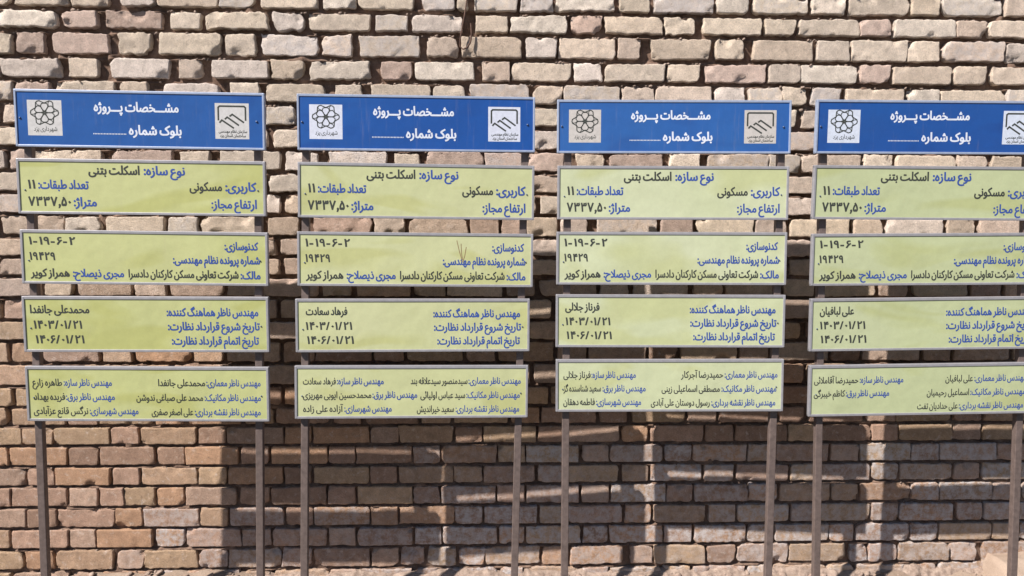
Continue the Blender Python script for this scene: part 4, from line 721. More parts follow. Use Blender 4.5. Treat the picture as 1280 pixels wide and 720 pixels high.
    65212: (475, [475,-3,465,-2,454,-1,442,0,429,3,415,6,402,10,389,15,378,22,368,30,409,50,420,46,432,43,445,41,457,40,469,39,480,39,489,37,495,33,498,26,500,19,498,11,493,4,485,-1], [242,-9,214,-9,190,-8,168,-6,150,-3,134,0,120,4,109,9,99,14,92,21,84,32,79,45,91,49,82,34,73,22,64,14,54,7,44,3,33,0,23,-1,11,-2,0,-3,5,39,21,40,34,44,44,50,52,60,57,68,61,79,65,91,69,104,73,120,77,138,114,128,111,117,108,106,106,96,104,88,103,81,103,76,104,64,109,55,117,48,130,42,141,39,156,36,174,34,196,33,221,32,251,32,272,32,292,34,310,36,326,39,341,43,354,48,365,54,374,61,381,69,388,81,391,96,389,107,385,118,378,128,368,136,360,140,349,143,338,144,322,142,306,138,290,131,274,122,259,112,245,100,231,87,219,74,207,62,197,49,188,38,181,28,137,29,148,46,161,64,175,82,191,100,207,117,224,133,242,147,261,160,281,170,300,178,320,183,341,185,358,183,374,179,388,173,400,165,410,155,418,143,424,130,428,115,429,100,427,81,421,63,412,46,398,30,378,17,354,6,336,1,316,-4,294,-7,269,-8]),
    65215: (452, [242,-9,214,-9,190,-8,168,-6,150,-3,134,0,120,4,109,9,99,14,92,21,84,32,79,45,91,49,82,34,73,22,64,14,54,7,44,3,33,0,23,-1,11,-2,0,-3,5,39,21,40,34,44,44,50,52,60,57,68,61,79,65,91,69,104,73,120,77,138,114,128,111,117,108,106,106,96,104,88,103,81,103,76,104,64,109,55,117,48,130,42,141,39,156,36,174,34,196,33,221,32,251,32,272,32,292,34,310,36,326,39,341,43,354,48,365,54,374,61,381,69,388,81,391,96,389,107,385,118,378,128,368,136,360,140,349,143,338,144,322,142,306,138,290,131,274,122,259,112,245,100,231,87,219,74,207,62,197,49,188,38,181,28,137,29,148,46,161,64,175,82,191,100,207,117,224,133,242,147,261,160,281,170,300,178,320,183,341,185,358,183,374,179,388,173,400,165,410,155,418,143,424,130,428,115,429,100,427,81,421,63,412,46,398,30,378,17,354,6,336,1,316,-4,294,-7,269,-8], [326,236,316,238,308,243,303,251,301,261,303,270,308,278,316,284,326,286,335,284,343,278,349,270,351,261,349,251,343,243,335,238]),
    65219: (339, [0,-3,5,39,110,39,137,39,162,40,185,42,205,45,222,49,237,54,250,59,260,65,268,73,275,86,278,101,276,109,272,119,265,128,255,136,247,140,236,143,225,144,209,142,193,138,177,131,161,122,146,112,132,100,118,87,106,74,94,62,84,49,75,38,68,28,24,29,35,46,48,64,62,82,78,100,94,117,111,133,129,147,148,160,168,170,187,178,207,183,228,185,245,183,261,179,275,173,287,165,297,155,305,143,311,130,315,115,316,100,314,84,308,69,299,53,285,38,265,26,241,16,226,11,210,7,193,5,174,2,153,0,131,-1,107,-2,81,-2,53,-3], [48,47,38,357,78,357,88,82]),
    65220: (355, [355,-3,346,-2,335,-1,322,0,309,3,296,6,282,10,269,15,258,22,248,30,289,50,301,46,313,43,325,41,337,40,349,39,360,39,369,37,375,33,379,26,380,19,378,11,373,4,365,-1], [0,-3,5,39,110,39,137,39,162,40,185,42,205,45,222,49,237,54,250,59,260,65,268,73,275,86,278,101,276,109,272,119,265,128,255,136,247,140,236,143,225,144,209,142,193,138,177,131,161,122,146,112,132,100,118,87,106,74,94,62,84,49,75,38,68,28,24,29,35,46,48,64,62,82,78,100,94,117,111,133,129,147,148,160,168,170,187,178,207,183,228,185,245,183,261,179,275,173,287,165,297,155,305,143,311,130,315,115,316,100,314,84,308,69,299,53,285,38,265,26,241,16,226,11,210,7,193,5,174,2,153,0,131,-1,107,-2,81,-2,53,-3], [48,47,38,357,78,357,88,82]),
    65223: (339, [0,-3,5,39,110,39,137,39,162,40,185,42,205,45,222,49,237,54,250,59,260,65,268,73,275,86,278,101,276,109,272,119,265,128,255,136,247,140,236,143,225,144,209,142,193,138,177,131,161,122,146,112,132,100,118,87,106,74,94,62,84,49,75,38,68,28,24,29,35,46,48,64,62,82,78,100,94,117,111,133,129,147,148,160,168,170,187,178,207,183,228,185,245,183,261,179,275,173,287,165,297,155,305,143,311,130,315,115,316,100,314,84,308,69,299,53,285,38,265,26,241,16,226,11,210,7,193,5,174,2,153,0,131,-1,107,-2,81,-2,53,-3], [48,47,38,357,78,357,88,82], [203,236,193,238,185,243,180,251,178,261,180,270,185,278,193,284,203,286,212,284,220,278,226,270,228,261,226,251,220,243,212,238]),
    65224: (355, [355,-3,346,-2,335,-1,322,0,309,3,296,6,282,10,269,15,258,22,248,30,289,50,301,46,313,43,325,41,337,40,349,39,360,39,369,37,375,33,379,26,380,19,378,11,373,4,365,-1], [0,-3,5,39,110,39,137,39,162,40,185,42,205,45,222,49,237,54,250,59,260,65,268,73,275,86,278,101,276,109,272,119,265,128,255,136,247,140,236,143,225,144,209,142,193,138,177,131,161,122,146,112,132,100,118,87,106,74,94,62,84,49,75,38,68,28,24,29,35,46,48,64,62,82,78,100,94,117,111,133,129,147,148,160,168,170,187,178,207,183,228,185,245,183,261,179,275,173,287,165,297,155,305,143,311,130,315,115,316,100,314,84,308,69,299,53,285,38,265,26,241,16,226,11,210,7,193,5,174,2,153,0,131,-1,107,-2,81,-2,53,-3], [48,47,38,357,78,357,88,82], [203,236,193,238,185,243,180,251,178,261,180,270,185,278,193,284,203,286,212,284,220,278,226,270,228,261,226,251,220,243,212,238]),
    65225: (253, [172,-197,153,-196,135,-194,116,-191,97,-186,79,-178,62,-169,46,-158,32,-144,21,-128,12,-110,7,-88,5,-64,7,-40,11,-18,20,4,31,24,44,43,61,61,80,77,101,91,124,104,149,115,176,123,205,129,215,90,191,85,169,78,148,71,128,61,110,51,94,39,80,26,68,11,59,-4,52,-21,47,-39,46,-58,47,-72,50,-86,54,-98,60,-109,67,-118,75,-126,84,-133,94,-139,105,-144,116,-148,127,-151,139,-153,150,-155,161,-156,172,-156,189,-155,207,-154,226,-151,243,-148,260,-143,275,-137,289,-172,280,-176,269,-180,257,-184,243,-187,229,-191,215,-193,200,-195,185,-197], [89,68,76,72,64,78,53,86,43,95,35,106,28,117,23,129,20,142,19,155,20,175,25,192,33,208,44,220,57,231,71,239,87,245,103,248,121,250,132,249,145,248,158,245,170,242,162,203,151,205,141,207,130,208,121,209,109,208,98,206,89,202,76,194,67,184,60,172,59,158,60,145,66,134,75,124,86,115,98,109,111,104,122,101,133,101]),
    65226: (266, [149,-197,133,-197,117,-195,101,-193,85,-189,69,-184,54,-177,41,-168,29,-157,19,-144,11,-128,7,-110,5,-89,6,-67,11,-48,18,-30,27,-14,38,1,51,15,65,27,79,39,94,50,108,60,123,69,136,79,149,88,160,97,169,106,176,115,181,125,182,136,181,143,178,149,172,155,164,161,153,164,140,165,128,164,115,162,102,158,89,154,78,148,69,142,78,135,86,128,94,121,102,113,110,106,119,98,127,89,136,80,146,70,158,63,170,57,183,52,197,47,206,45,217,42,229,41,241,40,255,39,271,39,280,37,286,33,289,26,291,19,289,11,284,4,276,-1,266,-3,239,-2,216,0,197,4,180,9,164,15,151,22,138,29,126,37,114,46,105,57,95,68,88,75,80,83,72,90,64,98,55,105,46,112,43,115,40,121,37,127,35,134,33,140,33,145,35,153,43,163,50,169,58,176,68,183,79,189,91,194,105,199,118,203,132,205,147,206,169,204,187,198,202,188,213,176,219,162,222,147,220,131,216,115,209,102,199,89,189,76,176,65,162,54,148,43,134,33,119,23,105,12,92,1,79,-11,68,-23,59,-36,52,-50,47,-66,46,-83,47,-97,51,-109,57,-120,65,-129,74,-136,85,-142,96,-147,107,-150,119,-153,130,-155,140,-156,149,-156,160,-156,172,-155,184,-154,197,-152,209,-149,222,-146,235,-142,249,-137,262,-132,275,-164,265,-170,253,-175,240,-180,225,-185,210,-189,195,-193,179,-195,164,-197]),
    65227: (252, [0,-3,5,39,24,39,41,39,54,39,69,40,79,40,86,41,90,41,80,47,69,57,61,65,54,74,48,84,43,96,40,109,39,124,40,142,45,159,52,174,62,187,74,198,89,208,105,214,123,218,142,220,154,219,167,218,179,215,192,212,183,173,173,175,162,177,152,178,142,179,130,178,120,176,110,172,98,164,88,153,84,144,81,135,80,124,81,112,86,100,92,90,100,81,110,73,120,67,131,62,142,59,152,56,161,56,172,60,183,63,190,66,199,70,209,74,223,80,237,44,214,35,191,27,168,20,144,13,119,8,93,3,64,0,33,-2]),
    65228: (261, [0,-3,5,39,25,39,43,41,62,44,79,49,95,54,110,60,124,67,137,74,149,82,158,91,167,100,173,109,180,122,182,136,181,143,178,149,171,155,162,161,150,164,134,165,122,164,109,162,96,158,83,154,72,148,63,142,72,135,80,128,88,121,96,113,104,106,113,98,121,89,130,80,140,70,152,62,165,56,175,52,185,49,196,46,207,43,219,42,231,40,242,39,254,39,266,39,275,37,281,33,284,26,286,19,284,11,279,4,271,-1,261,-3,242,-2,223,0,204,3,186,7,168,12,151,19,135,27,121,36,108,46,99,57,89,68,82,75,74,83,66,90,58,98,49,105,40,112,37,115,34,121,31,127,29,134,27,140,27,145,29,153,37,163,44,169,52,176,62,183,73,189,85,194,99,199,112,203,127,205,141,206,159,205,174,202,187,197,198,191,207,184,213,175,219,162,222,147,220,132,217,118,211,103,202,89,192,75,179,62,165,50,149,39,131,29,112,20,92,12,70,6,48,1,24,-2]),
    65231: (252, [0,-3,5,39,24,39,41,39,54,39,69,40,79,40,86,41,90,41,80,47,69,57,61,65,54,74,48,84,43,96,40,109,39,124,40,142,45,159,52,174,62,187,74,198,89,208,105,214,123,218,142,220,154,219,167,218,179,215,192,212,183,173,173,175,162,177,152,178,142,179,130,178,120,176,110,172,98,164,88,153,84,144,81,135,80,124,81,112,86,100,92,90,100,81,110,73,120,67,131,62,142,59,152,56,161,56,172,60,183,63,190,66,199,70,209,74,223,80,237,44,214,35,191,27,168,20,144,13,119,8,93,3,64,0,33,-2], [133,271,123,273,115,278,109,286,108,296,109,305,115,313,123,319,133,321,142,319,150,313,155,305,157,296,155,286,150,278,142,273]),
    65232: (261, [0,-3,5,39,25,39,43,41,62,44,79,49,95,54,110,60,124,67,137,74,149,82,158,91,167,100,173,109,180,122,182,136,181,143,178,149,171,155,162,161,150,164,134,165,122,164,109,162,96,158,83,154,72,148,63,142,72,135,80,128,88,121,96,113,104,106,113,98,121,89,130,80,140,70,152,62,165,56,175,52,185,49,196,46,207,43,219,42,231,40,242,39,254,39,266,39,275,37,281,33,284,26,286,19,284,11,279,4,271,-1,261,-3,242,-2,223,0,204,3,186,7,168,12,151,19,135,27,121,36,108,46,99,57,89,68,82,75,74,83,66,90,58,98,49,105,40,112,37,115,34,121,31,127,29,134,27,140,27,145,29,153,37,163,44,169,52,176,62,183,73,189,85,194,99,199,112,203,127,205,141,206,159,205,174,202,187,197,198,191,207,184,213,175,219,162,222,147,220,132,217,118,211,103,202,89,192,75,179,62,165,50,149,39,131,29,112,20,92,12,70,6,48,1,24,-2], [138,257,128,259,120,264,114,272,113,282,114,291,120,299,128,305,138,307,147,305,155,299,160,291,162,282,160,272,155,264,147,259]),
    65235: (224, [0,-3,5,39,18,39,33,39,43,39,53,39,64,40,79,40,93,42,105,44,116,47,127,51,136,57,144,63,152,74,158,89,160,101,162,115,162,131,161,144,160,157,157,170,152,181,147,190,141,199,130,207,117,210,106,207,96,201,88,191,82,179,78,165,77,152,78,142,81,134,86,127,95,122,107,119,121,118,136,118,150,121,164,124,176,128,178,94,169,89,160,85,149,82,139,80,128,78,117,78,100,79,86,82,73,86,62,92,53,100,46,109,41,119,38,130,37,142,38,154,40,167,43,180,48,192,53,204,60,215,68,225,77,234,87,241,97,246,109,249,121,251,138,249,153,243,166,233,177,220,185,205,192,187,197,168,200,148,201,128,200,104,195,82,188,63,178,46,164,32,146,19,133,13,118,8,107,6,95,3,83,2,70,0,56,-1,43,-2,28,-2,14,-2], [112,302,102,304,94,309,88,317,87,327,88,336,94,344,102,350,112,352,121,350,129,344,134,336,136,327,134,317,129,309,121,304]),
    65236: (248, [0,-3,5,39,18,39,31,39,44,39,57,40,70,41,82,43,93,44,104,47,115,51,126,56,136,62,145,68,153,75,160,84,165,93,168,103,169,114,168,125,164,137,157,149,149,158,138,164,127,167,115,164,104,159,95,149,88,138,83,125,82,112,84,96,90,83,99,71,110,61,122,53,134,47,87,33,78,40,68,49,61,57,55,66,49,76,44,87,41,99,41,113,41,126,44,138,48,150,53,161,60,171,67,180,76,188,85,195,95,200,106,204,117,207,128,208,144,206,158,201,171,194,182,184,192,173,200,160,205,146,209,131,210,117,209,103,206,90,202,78,196,67,189,56,180,47,171,38,160,31,148,24,136,18,123,13,110,9,98,5,85,3,71,1,57,0,43,-1,28,-2,14,-2], [248,-3,231,-2,213,-1,196,1,178,3,161,6,145,9,130,13,117,17,106,21,141,46,151,45,163,43,176,42,190,41,203,40,217,40,230,39,242,39,252,39,262,37,268,33,271,26,273,19,271,11,266,4,258,-1], [124,259,114,261,106,266,100,274,99,284,100,293,106,301,114,307,124,309,133,307,141,301,146,293,148,284,146,274,141,266,133,261]),
    65237: (387, [163,-94,143,-93,125,-91,107,-87,89,-82,74,-75,59,-66,46,-56,36,-44,27,-30,20,-14,16,5,15,25,15,34,17,46,18,56,21,67,25,79,29,92,36,107,44,122,80,105,75,95,71,86,68,77,63,65,60,53,59,43,58,32,59,17,62,4,67,-8,74,-17,82,-26,92,-33,103,-39,116,-44,129,-48,143,-50,158,-52,174,-52,193,-51,210,-50,227,-47,242,-42,256,-37,269,-31,280,-24,290,-17,299,-9,306,0,311,10,316,20,319,30,321,41,323,53,324,65,325,76,326,88,325,102,323,115,320,127,316,138,311,148,305,156,294,164,281,167,270,165,260,158,252,148,245,136,241,123,240,109,241,99,244,91,250,84,259,79,270,76,285,75,299,76,314,78,327,82,339,86,341,51,333,46,323,42,313,39,302,37,291,36,280,36,264,36,249,39,237,43,226,48,217,55,210,64,205,74,202,86,201,99,201,112,203,124,207,137,211,150,217,161,224,173,231,182,240,191,250,198,261,204,272,207,285,208,301,206,316,200,329,191,340,178,349,162,356,145,361,126,364,106,365,85,364,69,363,52,360,36,357,21,352,6,346,-9,337,-23,327,-37,315,-48,302,-58,288,-67,273,-75,257,-81,239,-86,222,-90,203,-92,183,-94], [310,260,300,261,292,267,287,275,285,284,287,293,292,302,300,307,310,309,319,307,327,302,333,293,335,284,333,275,327,267,319,261], [242,260,232,261,224,267,218,275,217,284,218,293,224,302,232,307,242,309,251,307,259,302,264,293,266,284,264,275,259,267,251,261]),
    65239: (224, [0,-3,5,39,18,39,33,39,43,39,53,39,64,40,79,40,93,42,105,44,116,47,127,51,136,57,144,63,152,74,158,89,160,101,162,115,162,131,161,144,160,157,157,170,152,181,147,190,141,199,130,207,117,210,106,207,96,201,88,191,82,179,78,165,77,152,78,142,81,134,86,127,95,122,107,119,121,118,136,118,150,121,164,124,176,128,178,94,169,89,160,85,149,82,139,80,128,78,117,78,100,79,86,82,73,86,62,92,53,100,46,109,41,119,38,130,37,142,38,154,40,167,43,180,48,192,53,204,60,215,68,225,77,234,87,241,97,246,109,249,121,251,138,249,153,243,166,233,177,220,185,205,192,187,197,168,200,148,201,128,200,104,195,82,188,63,178,46,164,32,146,19,133,13,118,8,107,6,95,3,83,2,70,0,56,-1,43,-2,28,-2,14,-2], [147,302,137,304,129,309,123,317,122,327,123,336,129,344,137,350,147,352,156,350,164,344,169,336,171,327,169,317,164,309,156,304], [78,302,68,304,60,309,55,317,53,327,55,336,60,344,68,350,78,352,87,350,95,344,101,336,103,327,101,317,95,309,87,304]),
    65240: (248, [0,-3,5,39,18,39,31,39,44,39,57,40,70,41,82,43,93,44,104,47,115,51,126,56,136,62,145,68,153,75,160,84,165,93,168,103,169,114,168,125,164,137,157,149,149,158,138,164,127,167,115,164,104,159,95,149,88,138,83,125,82,112,84,96,90,83,99,71,110,61,122,53,134,47,87,33,78,40,68,49,61,57,55,66,49,76,44,87,41,99,41,113,41,126,44,138,48,150,53,161,60,171,67,180,76,188,85,195,95,200,106,204,117,207,128,208,144,206,158,201,171,194,182,184,192,173,200,160,205,146,209,131,210,117,209,103,206,90,202,78,196,67,189,56,180,47,171,38,160,31,148,24,136,18,123,13,110,9,98,5,85,3,71,1,57,0,43,-1,28,-2,14,-2], [248,-3,231,-2,213,-1,196,1,178,3,161,6,145,9,130,13,117,17,106,21,141,46,151,45,163,43,176,42,190,41,203,40,217,40,230,39,242,39,252,39,262,37,268,33,271,26,273,19,271,11,266,4,258,-1], [159,259,149,261,141,266,135,274,134,284,135,293,141,301,149,307,159,309,168,307,176,301,181,293,183,284,181,274,176,266,168,261], [90,259,80,261,72,266,67,274,65,284,67,293,72,301,80,307,90,309,99,307,107,301,113,293,115,284,113,274,107,266,99,261]),
    65245: (348, [15,-1,16,12,17,25,19,35,21,44,24,55,28,65,32,77,36,88,72,74,67,60,63,48,60,35,58,24,56,13,56,3,57,-12,62,-26,69,-39,78,-49,90,-58,104,-66,120,-71,137,-74,157,-75,179,-74,199,-70,217,-65,231,-56,244,-46,254,-33,262,-17,268,1,272,22,274,46,275,72,275,101,265,357,307,357,315,90,315,68,314,47,312,26,309,6,304,-13,298,-31,290,-47,280,-62,269,-76,256,-88,240,-98,223,-106,203,-111,180,-115,155,-116,138,-115,120,-113,104,-109,87,-104,72,-97,59,-88,46,-78,36,-66,27,-52,20,-37,16,-20]),
    65246: (365, [15,-1,16,12,17,25,19,35,21,44,24,55,28,65,32,77,36,88,72,74,67,60,63,48,60,35,58,24,56,13,56,3,58,-13,62,-27,70,-40,79,-51,91,-59,105,-66,120,-71,135,-74,152,-75,182,-73,207,-67,228,-58,245,-45,257,-30,267,-12,272,7,276,28,276,50,265,357,307,357,315,104,316,88,319,75,323,64,331,52,343,44,356,40,370,39,379,37,385,33,389,26,390,19,388,11,383,4,375,-1,365,-3,351,-1,339,2,328,7,321,13,314,20,310,28,306,37,304,46,318,32,315,14,312,-3,306,-21,299,-38,290,-54,278,-69,264,-82,247,-93,227,-103,204,-110,178,-115,149,-116,132,-115,115,-113,99,-108,83,-102,69,-95,56,-86,44,-75,34,-63,26,-49,20,-34,16,-18]),
    65247: (130, [0,-3,5,39,22,39,35,41,45,44,54,52,58,64,59,74,59,87,59,103,49,357,90,357,100,107,100,90,99,74,98,60,95,47,91,36,85,26,77,17,67,10,54,5,39,1,21,-2]),
    65248: (150, [0,-3,5,39,22,39,35,41,45,44,54,52,58,64,59,74,59,87,59,103,50,357,92,357,100,104,101,88,104,75,108,64,116,52,128,44,141,40,155,39,164,37,170,33,174,26,175,19,173,11,168,4,160,-1,150,-3,137,-2,125,1,115,4,103,12,94,22,87,33,84,45,94,44,90,34,85,26,78,18,69,12,59,7,48,3,34,0,18,-2]),
    65249: (242, [37,-197,32,-175,27,-153,22,-132,18,-112,15,-92,13,-74,11,-57,10,-43,10,-31,11,-11,15,6,21,20,29,33,39,43,51,52,63,58,77,64,92,67,107,69,123,70,139,70,155,69,170,66,185,64,185,75,184,86,183,96,178,111,172,124,164,135,154,144,142,149,129,151,117,149,106,145,95,138,85,128,78,120,72,111,66,101,35,118,44,134,54,149,64,161,74,170,86,178,97,184,109,188,120,190,132,191,148,190,162,186,175,180,185,172,195,163,202,152,208,140,213,128,217,115,220,102,221,90,222,78,221,65,219,53,216,41,212,30,208,21,204,15,186,19,169,23,153,26,138,28,124,29,111,28,99,27,88,24,79,20,67,12,58,0,54,-9,52,-20,51,-33,51,-46,52,-61,54,-77,56,-94,59,-112,62,-131,66,-149,71,-168,76,-187]),
    65250: (281, [39,-197,32,-171,26,-146,21,-121,16,-98,12,-76,9,-56,7,-38,5,-24,5,-13,6,11,10,34,17,55,26,75,36,92,48,109,61,123,75,137,89,148,104,158,118,166,132,173,145,177,157,180,167,181,179,180,189,176,198,167,208,154,214,142,220,126,227,107,233,90,239,75,245,64,253,51,263,44,274,40,286,39,295,37,301,33,305,26,306,19,304,11,299,4,291,-1,281,-3,269,-2,258,1,248,5,239,10,231,16,224,24,236,33,229,20,220,9,211,1,200,-5,188,-8,176,-9,166,-8,156,-7,146,-4,136,0,126,5,116,12,106,19,96,28,87,37,79,47,71,59,64,71,69,70,61,57,55,43,51,28,48,13,47,0,46,-13,46,-23,47,-35,49,-48,51,-63,54,-78,57,-95,60,-111,64,-127,67,-143,71,-159,75,-173,78,-187], [180,32,188,33,195,36,200,40,203,46,203,54,201,64,197,75,193,86,190,95,185,108,180,118,175,126,171,132,165,135,160,137,154,136,146,134,138,131,129,127,119,121,110,114,101,106,92,97,93,101,100,86,109,73,119,62,130,53,140,45,151,39,167,34]),
    65251: (263, [0,-3,5,39,18,40,29,45,38,53,47,65,53,75,60,87,67,102,76,122,86,138,95,151,105,160,114,168,124,173,138,177,152,179,163,178,174,175,184,170,193,164,201,156,209,147,216,137,222,126,226,115,230,104,232,92,233,81,231,62,228,46,222,33,214,23,205,14,195,8,184,3,173,1,162,0,150,1,137,3,122,6,104,12,84,22,61,37,80,68,96,59,111,52,124,47,137,44,148,42,157,41,170,42,180,45,187,50,193,58,196,66,197,76,195,90,190,105,182,118,172,128,161,136,149,138,140,137,132,133,123,126,114,115,108,104,101,91,94,76,86,59,78,45,71,33,64,23,56,15,49,10,38,3,26,0,14,-2]),
    65252: (289, [0,-3,5,39,18,40,27,45,35,53,43,65,49,75,56,87,63,102,71,117,79,130,87,141,95,151,103,159,111,165,123,173,134,178,144,180,153,181,164,180,173,178,183,174,191,168,199,160,207,149,215,136,222,121,231,102,238,85,245,71,251,61,261,49,271,43,282,40,294,39,303,37,309,33,313,26,314,19,312,11,307,4,299,-1,289,-3,276,-2,264,0,253,4,243,9,234,16,226,25,233,35,227,21,218,10,208,1,198,-5,186,-8,173,-10,162,-9,151,-6,139,-3,128,3,117,9,106,18,96,27,86,37,78,48,69,34,61,23,53,14,41,5,29,1,15,-2], [97,86,103,77,109,69,115,62,125,52,135,44,145,38,155,34,164,32,173,31,188,34,198,44,202,53,202,65,198,79,193,90,188,101,183,112,178,121,172,130,166,136,158,140,150,141,142,140,134,136,126,129,117,119,110,110,104,99]),
    65253: (343, [15,-1,16,12,17,25,19,35,21,44,24,55,28,65,32,77,36,88,72,74,67,60,63,48,60,35,58,24,56,13,56,3,58,-13,62,-28,70,-40,80,-50,92,-59,107,-66,123,-70,141,-73,160,-74,181,-73,199,-70,216,-65,230,-58,242,-50,252,-41,260,-31,267,-20,271,-9,274,3,276,15,277,27,276,41,274,56,270,73,264,92,255,115,243,140,281,159,287,146,293,133,299,119,304,105,308,91,312,77,315,62,317,47,318,33,317,19,315,6,313,-8,309,-21,304,-34,297,-47,289,-60,279,-71,268,-82,255,-91,240,-99,223,-106,204,-111,183,-114,159,-115,140,-114,122,-112,104,-108,87,-103,72,-96,58,-88,45,-77,35,-65,27,-52,20,-37,16,-20], [166,199,156,201,148,206,143,214,141,224,143,233,148,241,156,247,166,249,175,247,183,241,189,233,191,224,189,214,183,206,175,201]),
    65254: (365, [15,-1,16,12,17,25,20,40,24,55,29,71,36,88,72,74,67,60,63,48,60,36,58,24,56,13,56,3,58,-14,62,-29,70,-42,80,-52,92,-61,107,-67,123,-71,140,-74,158,-75,179,-74,198,-72,215,-68,229,-62,241,-56,252,-48,260,-39,266,-30,271,-20,274,-9,276,2,277,13,276,27,275,41,273,55,271,67,268,80,265,93,261,105,257,118,254,131,294,142,297,130,300,120,303,111,307,93,311,80,315,69,319,60,325,53,335,45,346,41,358,39,370,39,379,37,385,33,389,26,390,19,388,11,383,4,375,-1,365,-3,352,-2,340,1,330,5,318,13,308,23,302,34,298,46,319,21,317,4,314,-13,309,-29,302,-45,293,-60,282,-73,269,-86,253,-96,234,-105,212,-111,186,-115,157,-116,138,-115,120,-113,103,-109,86,-104,71,-96,57,-88,45,-77,35,-65,26,-52,20,-36,16,-19], [166,199,156,201,148,206,143,214,141,224,143,233,148,241,156,247,166,249,175,247,183,241,189,233,191,224,189,214,183,206,175,201]),
    65255: (135, [0,-3,5,39,20,39,33,40,44,42,57,46,65,54,70,65,72,82,71,90,70,100,68,111,65,123,61,135,57,148,53,161,48,174,43,187,84,202,88,190,92,178,96,165,99,151,103,138,106,125,108,112,109,100,110,90,109,77,108,65,105,54,100,40,93,28,83,19,71,11,61,7,51,3,40,1,28,-1,14,-2], [64,254,54,255,46,261,41,269,39,278,41,287,46,296,54,301,64,303,73,301,81,296,87,287,89,278,87,269,81,261,73,255]),
    65256: (172, [0,-3,5,39,18,39,29,40,38,42,49,48,56,57,60,65,64,75,67,88,70,103,74,121,78,142,117,134,113,114,110,103,108,92,107,82,107,73,108,64,111,56,118,48,131,43,142,41,158,39,177,39,186,37,192,33,195,26,197,19,195,11,190,4,181,-1,172,-3,151,-2,134,0,121,3,109,8,100,14,94,21,88,29,85,39,82,50,97,49,92,39,86,30,80,23,70,14,60,7,48,2,34,-1,24,-2,12,-2], [78,193,68,195,60,200,55,208,53,218,55,227,60,235,68,241,78,243,87,241,95,235,101,227,103,218,101,208,95,200,87,195]),
    65257: (203, [101,0,85,1,71,4,57,9,45,15,35,24,26,35,20,47,16,62,15,79,17,95,22,112,32,133,45,155,64,177,89,201,99,174,65,205,91,236,107,222,123,207,139,192,152,176,164,159,174,142,182,124,186,105,188,86,187,73,184,60,180,50,176,41,170,31,163,23,154,15,144,9,131,4,117,1], [101,41,117,42,129,47,139,54,146,63,151,74,152,88,151,100,148,114,144,123,138,133,131,144,121,155,108,167,92,181,114,182,102,171,92,159,82,148,74,136,67,125,62,113,58,102,55,92,55,83,56,70,60,60,68,52,77,46,88,42]),
    65258: (243, [243,-3,226,-2,210,1,195,5,182,12,171,20,162,32,155,46,151,63,149,84,141,258,181,258,189,93,191,79,193,67,198,58,206,48,217,42,226,40,237,39,248,39,257,37,263,33,267,26,268,19,266,11,261,4,253,-1], [168,53,149,47,130,45,112,44,95,44,78,47,63,52,49,58,38,65,28,75,21,86,16,98,15,112,16,125,20,138,26,151,34,163,44,174,55,184,68,193,83,201,99,208,116,214,133,218,152,222,159,180,142,178,128,176,114,173,102,169,91,164,82,158,70,149,62,139,56,128,55,118,56,108,62,100,72,94,83,89,96,86,111,85,125,85,140,86,153,88,164,91]),
    65259: (287, [193,-4,179,-3,165,-1,151,2,136,6,123,12,109,18,97,26,85,34,74,44,64,54,56,66,49,78,44,91,41,105,40,119,41,134,44,147,49,161,56,172,65,183,75,191,87,198,101,202,116,203,130,202,143,198,154,191,164,182,172,171,179,159,184,146,187,133,188,119,186,100,180,83,171,67,159,53,145,40,128,29,109,20,88,12,67,6,45,1,23,-2,0,-3,5,39,22,39,38,40,53,42,67,45,79,49,90,53,104,59,116,66,126,74,134,83,140,92,145,101,149,113,151,125,149,135,146,145,141,154,134,161,126,166,116,168,105,166,96,161,88,154,82,145,78,135,77,124,78,111,82,98,88,87,96,76,105,67,116,59,128,52,140,46,153,42,166,38,178,36,191,36,205,37,216,41,222,49,224,61,223,64,222,70,220,78,214,89,209,97,201,107,192,118,179,131,164,145,147,161,125,178,100,197,72,219,95,250,114,236,131,223,147,210,161,199,174,188,194,171,210,155,224,141,235,129,244,117,251,107,258,93,262,81,264,70,265,60,264,49,261,38,257,29,251,19,244,12,234,5,223,0,209,-3]),
    65260: (253, [154,-109,133,-107,114,-102,97,-94,81,-83,67,-68,56,-50,48,-29,43,-5,41,23,42,49,45,74,51,98,58,119,66,139,76,156,87,171,98,184,111,195,123,202,136,207,148,208,159,207,168,204,178,199,186,191,192,183,198,172,202,160,205,146,206,132,205,118,203,104,199,90,193,76,185,63,175,52,161,41,144,32,124,26,157,53,167,50,178,48,189,46,200,44,211,42,222,41,234,39,246,39,259,39,268,37,274,33,277,26,279,19,277,11,272,4,264,-1,254,-3,240,-2,225,-1,214,0,204,1,194,3,178,5,164,8,208,10,215,0,221,-10,225,-20,227,-30,228,-41,227,-51,225,-61,221,-71,216,-80,209,-88,201,-95,191,-101,180,-105,167,-108], [0,-3,5,39,26,39,36,39,46,39,48,2,36,0,24,-1,12,-2], [155,-68,163,-67,172,-64,180,-60,187,-53,191,-44,193,-33,191,-21,186,-10,178,0,165,7,153,11,138,13,121,14,114,13,107,13,100,12,93,11,85,9,77,8,77,42,89,43,101,46,112,49,122,53,131,58,140,64,147,71,153,79,158,89,162,100,164,113,165,127,164,135,163,144,160,153,157,160,151,165,145,167,136,165,126,157,119,149,112,140,105,129,99,116,93,102,88,86,85,69,82,51,82,32,82,12,85,-6,89,-20,94,-32,100,-42,108,-50,119,-59,132,-64,144,-67]),
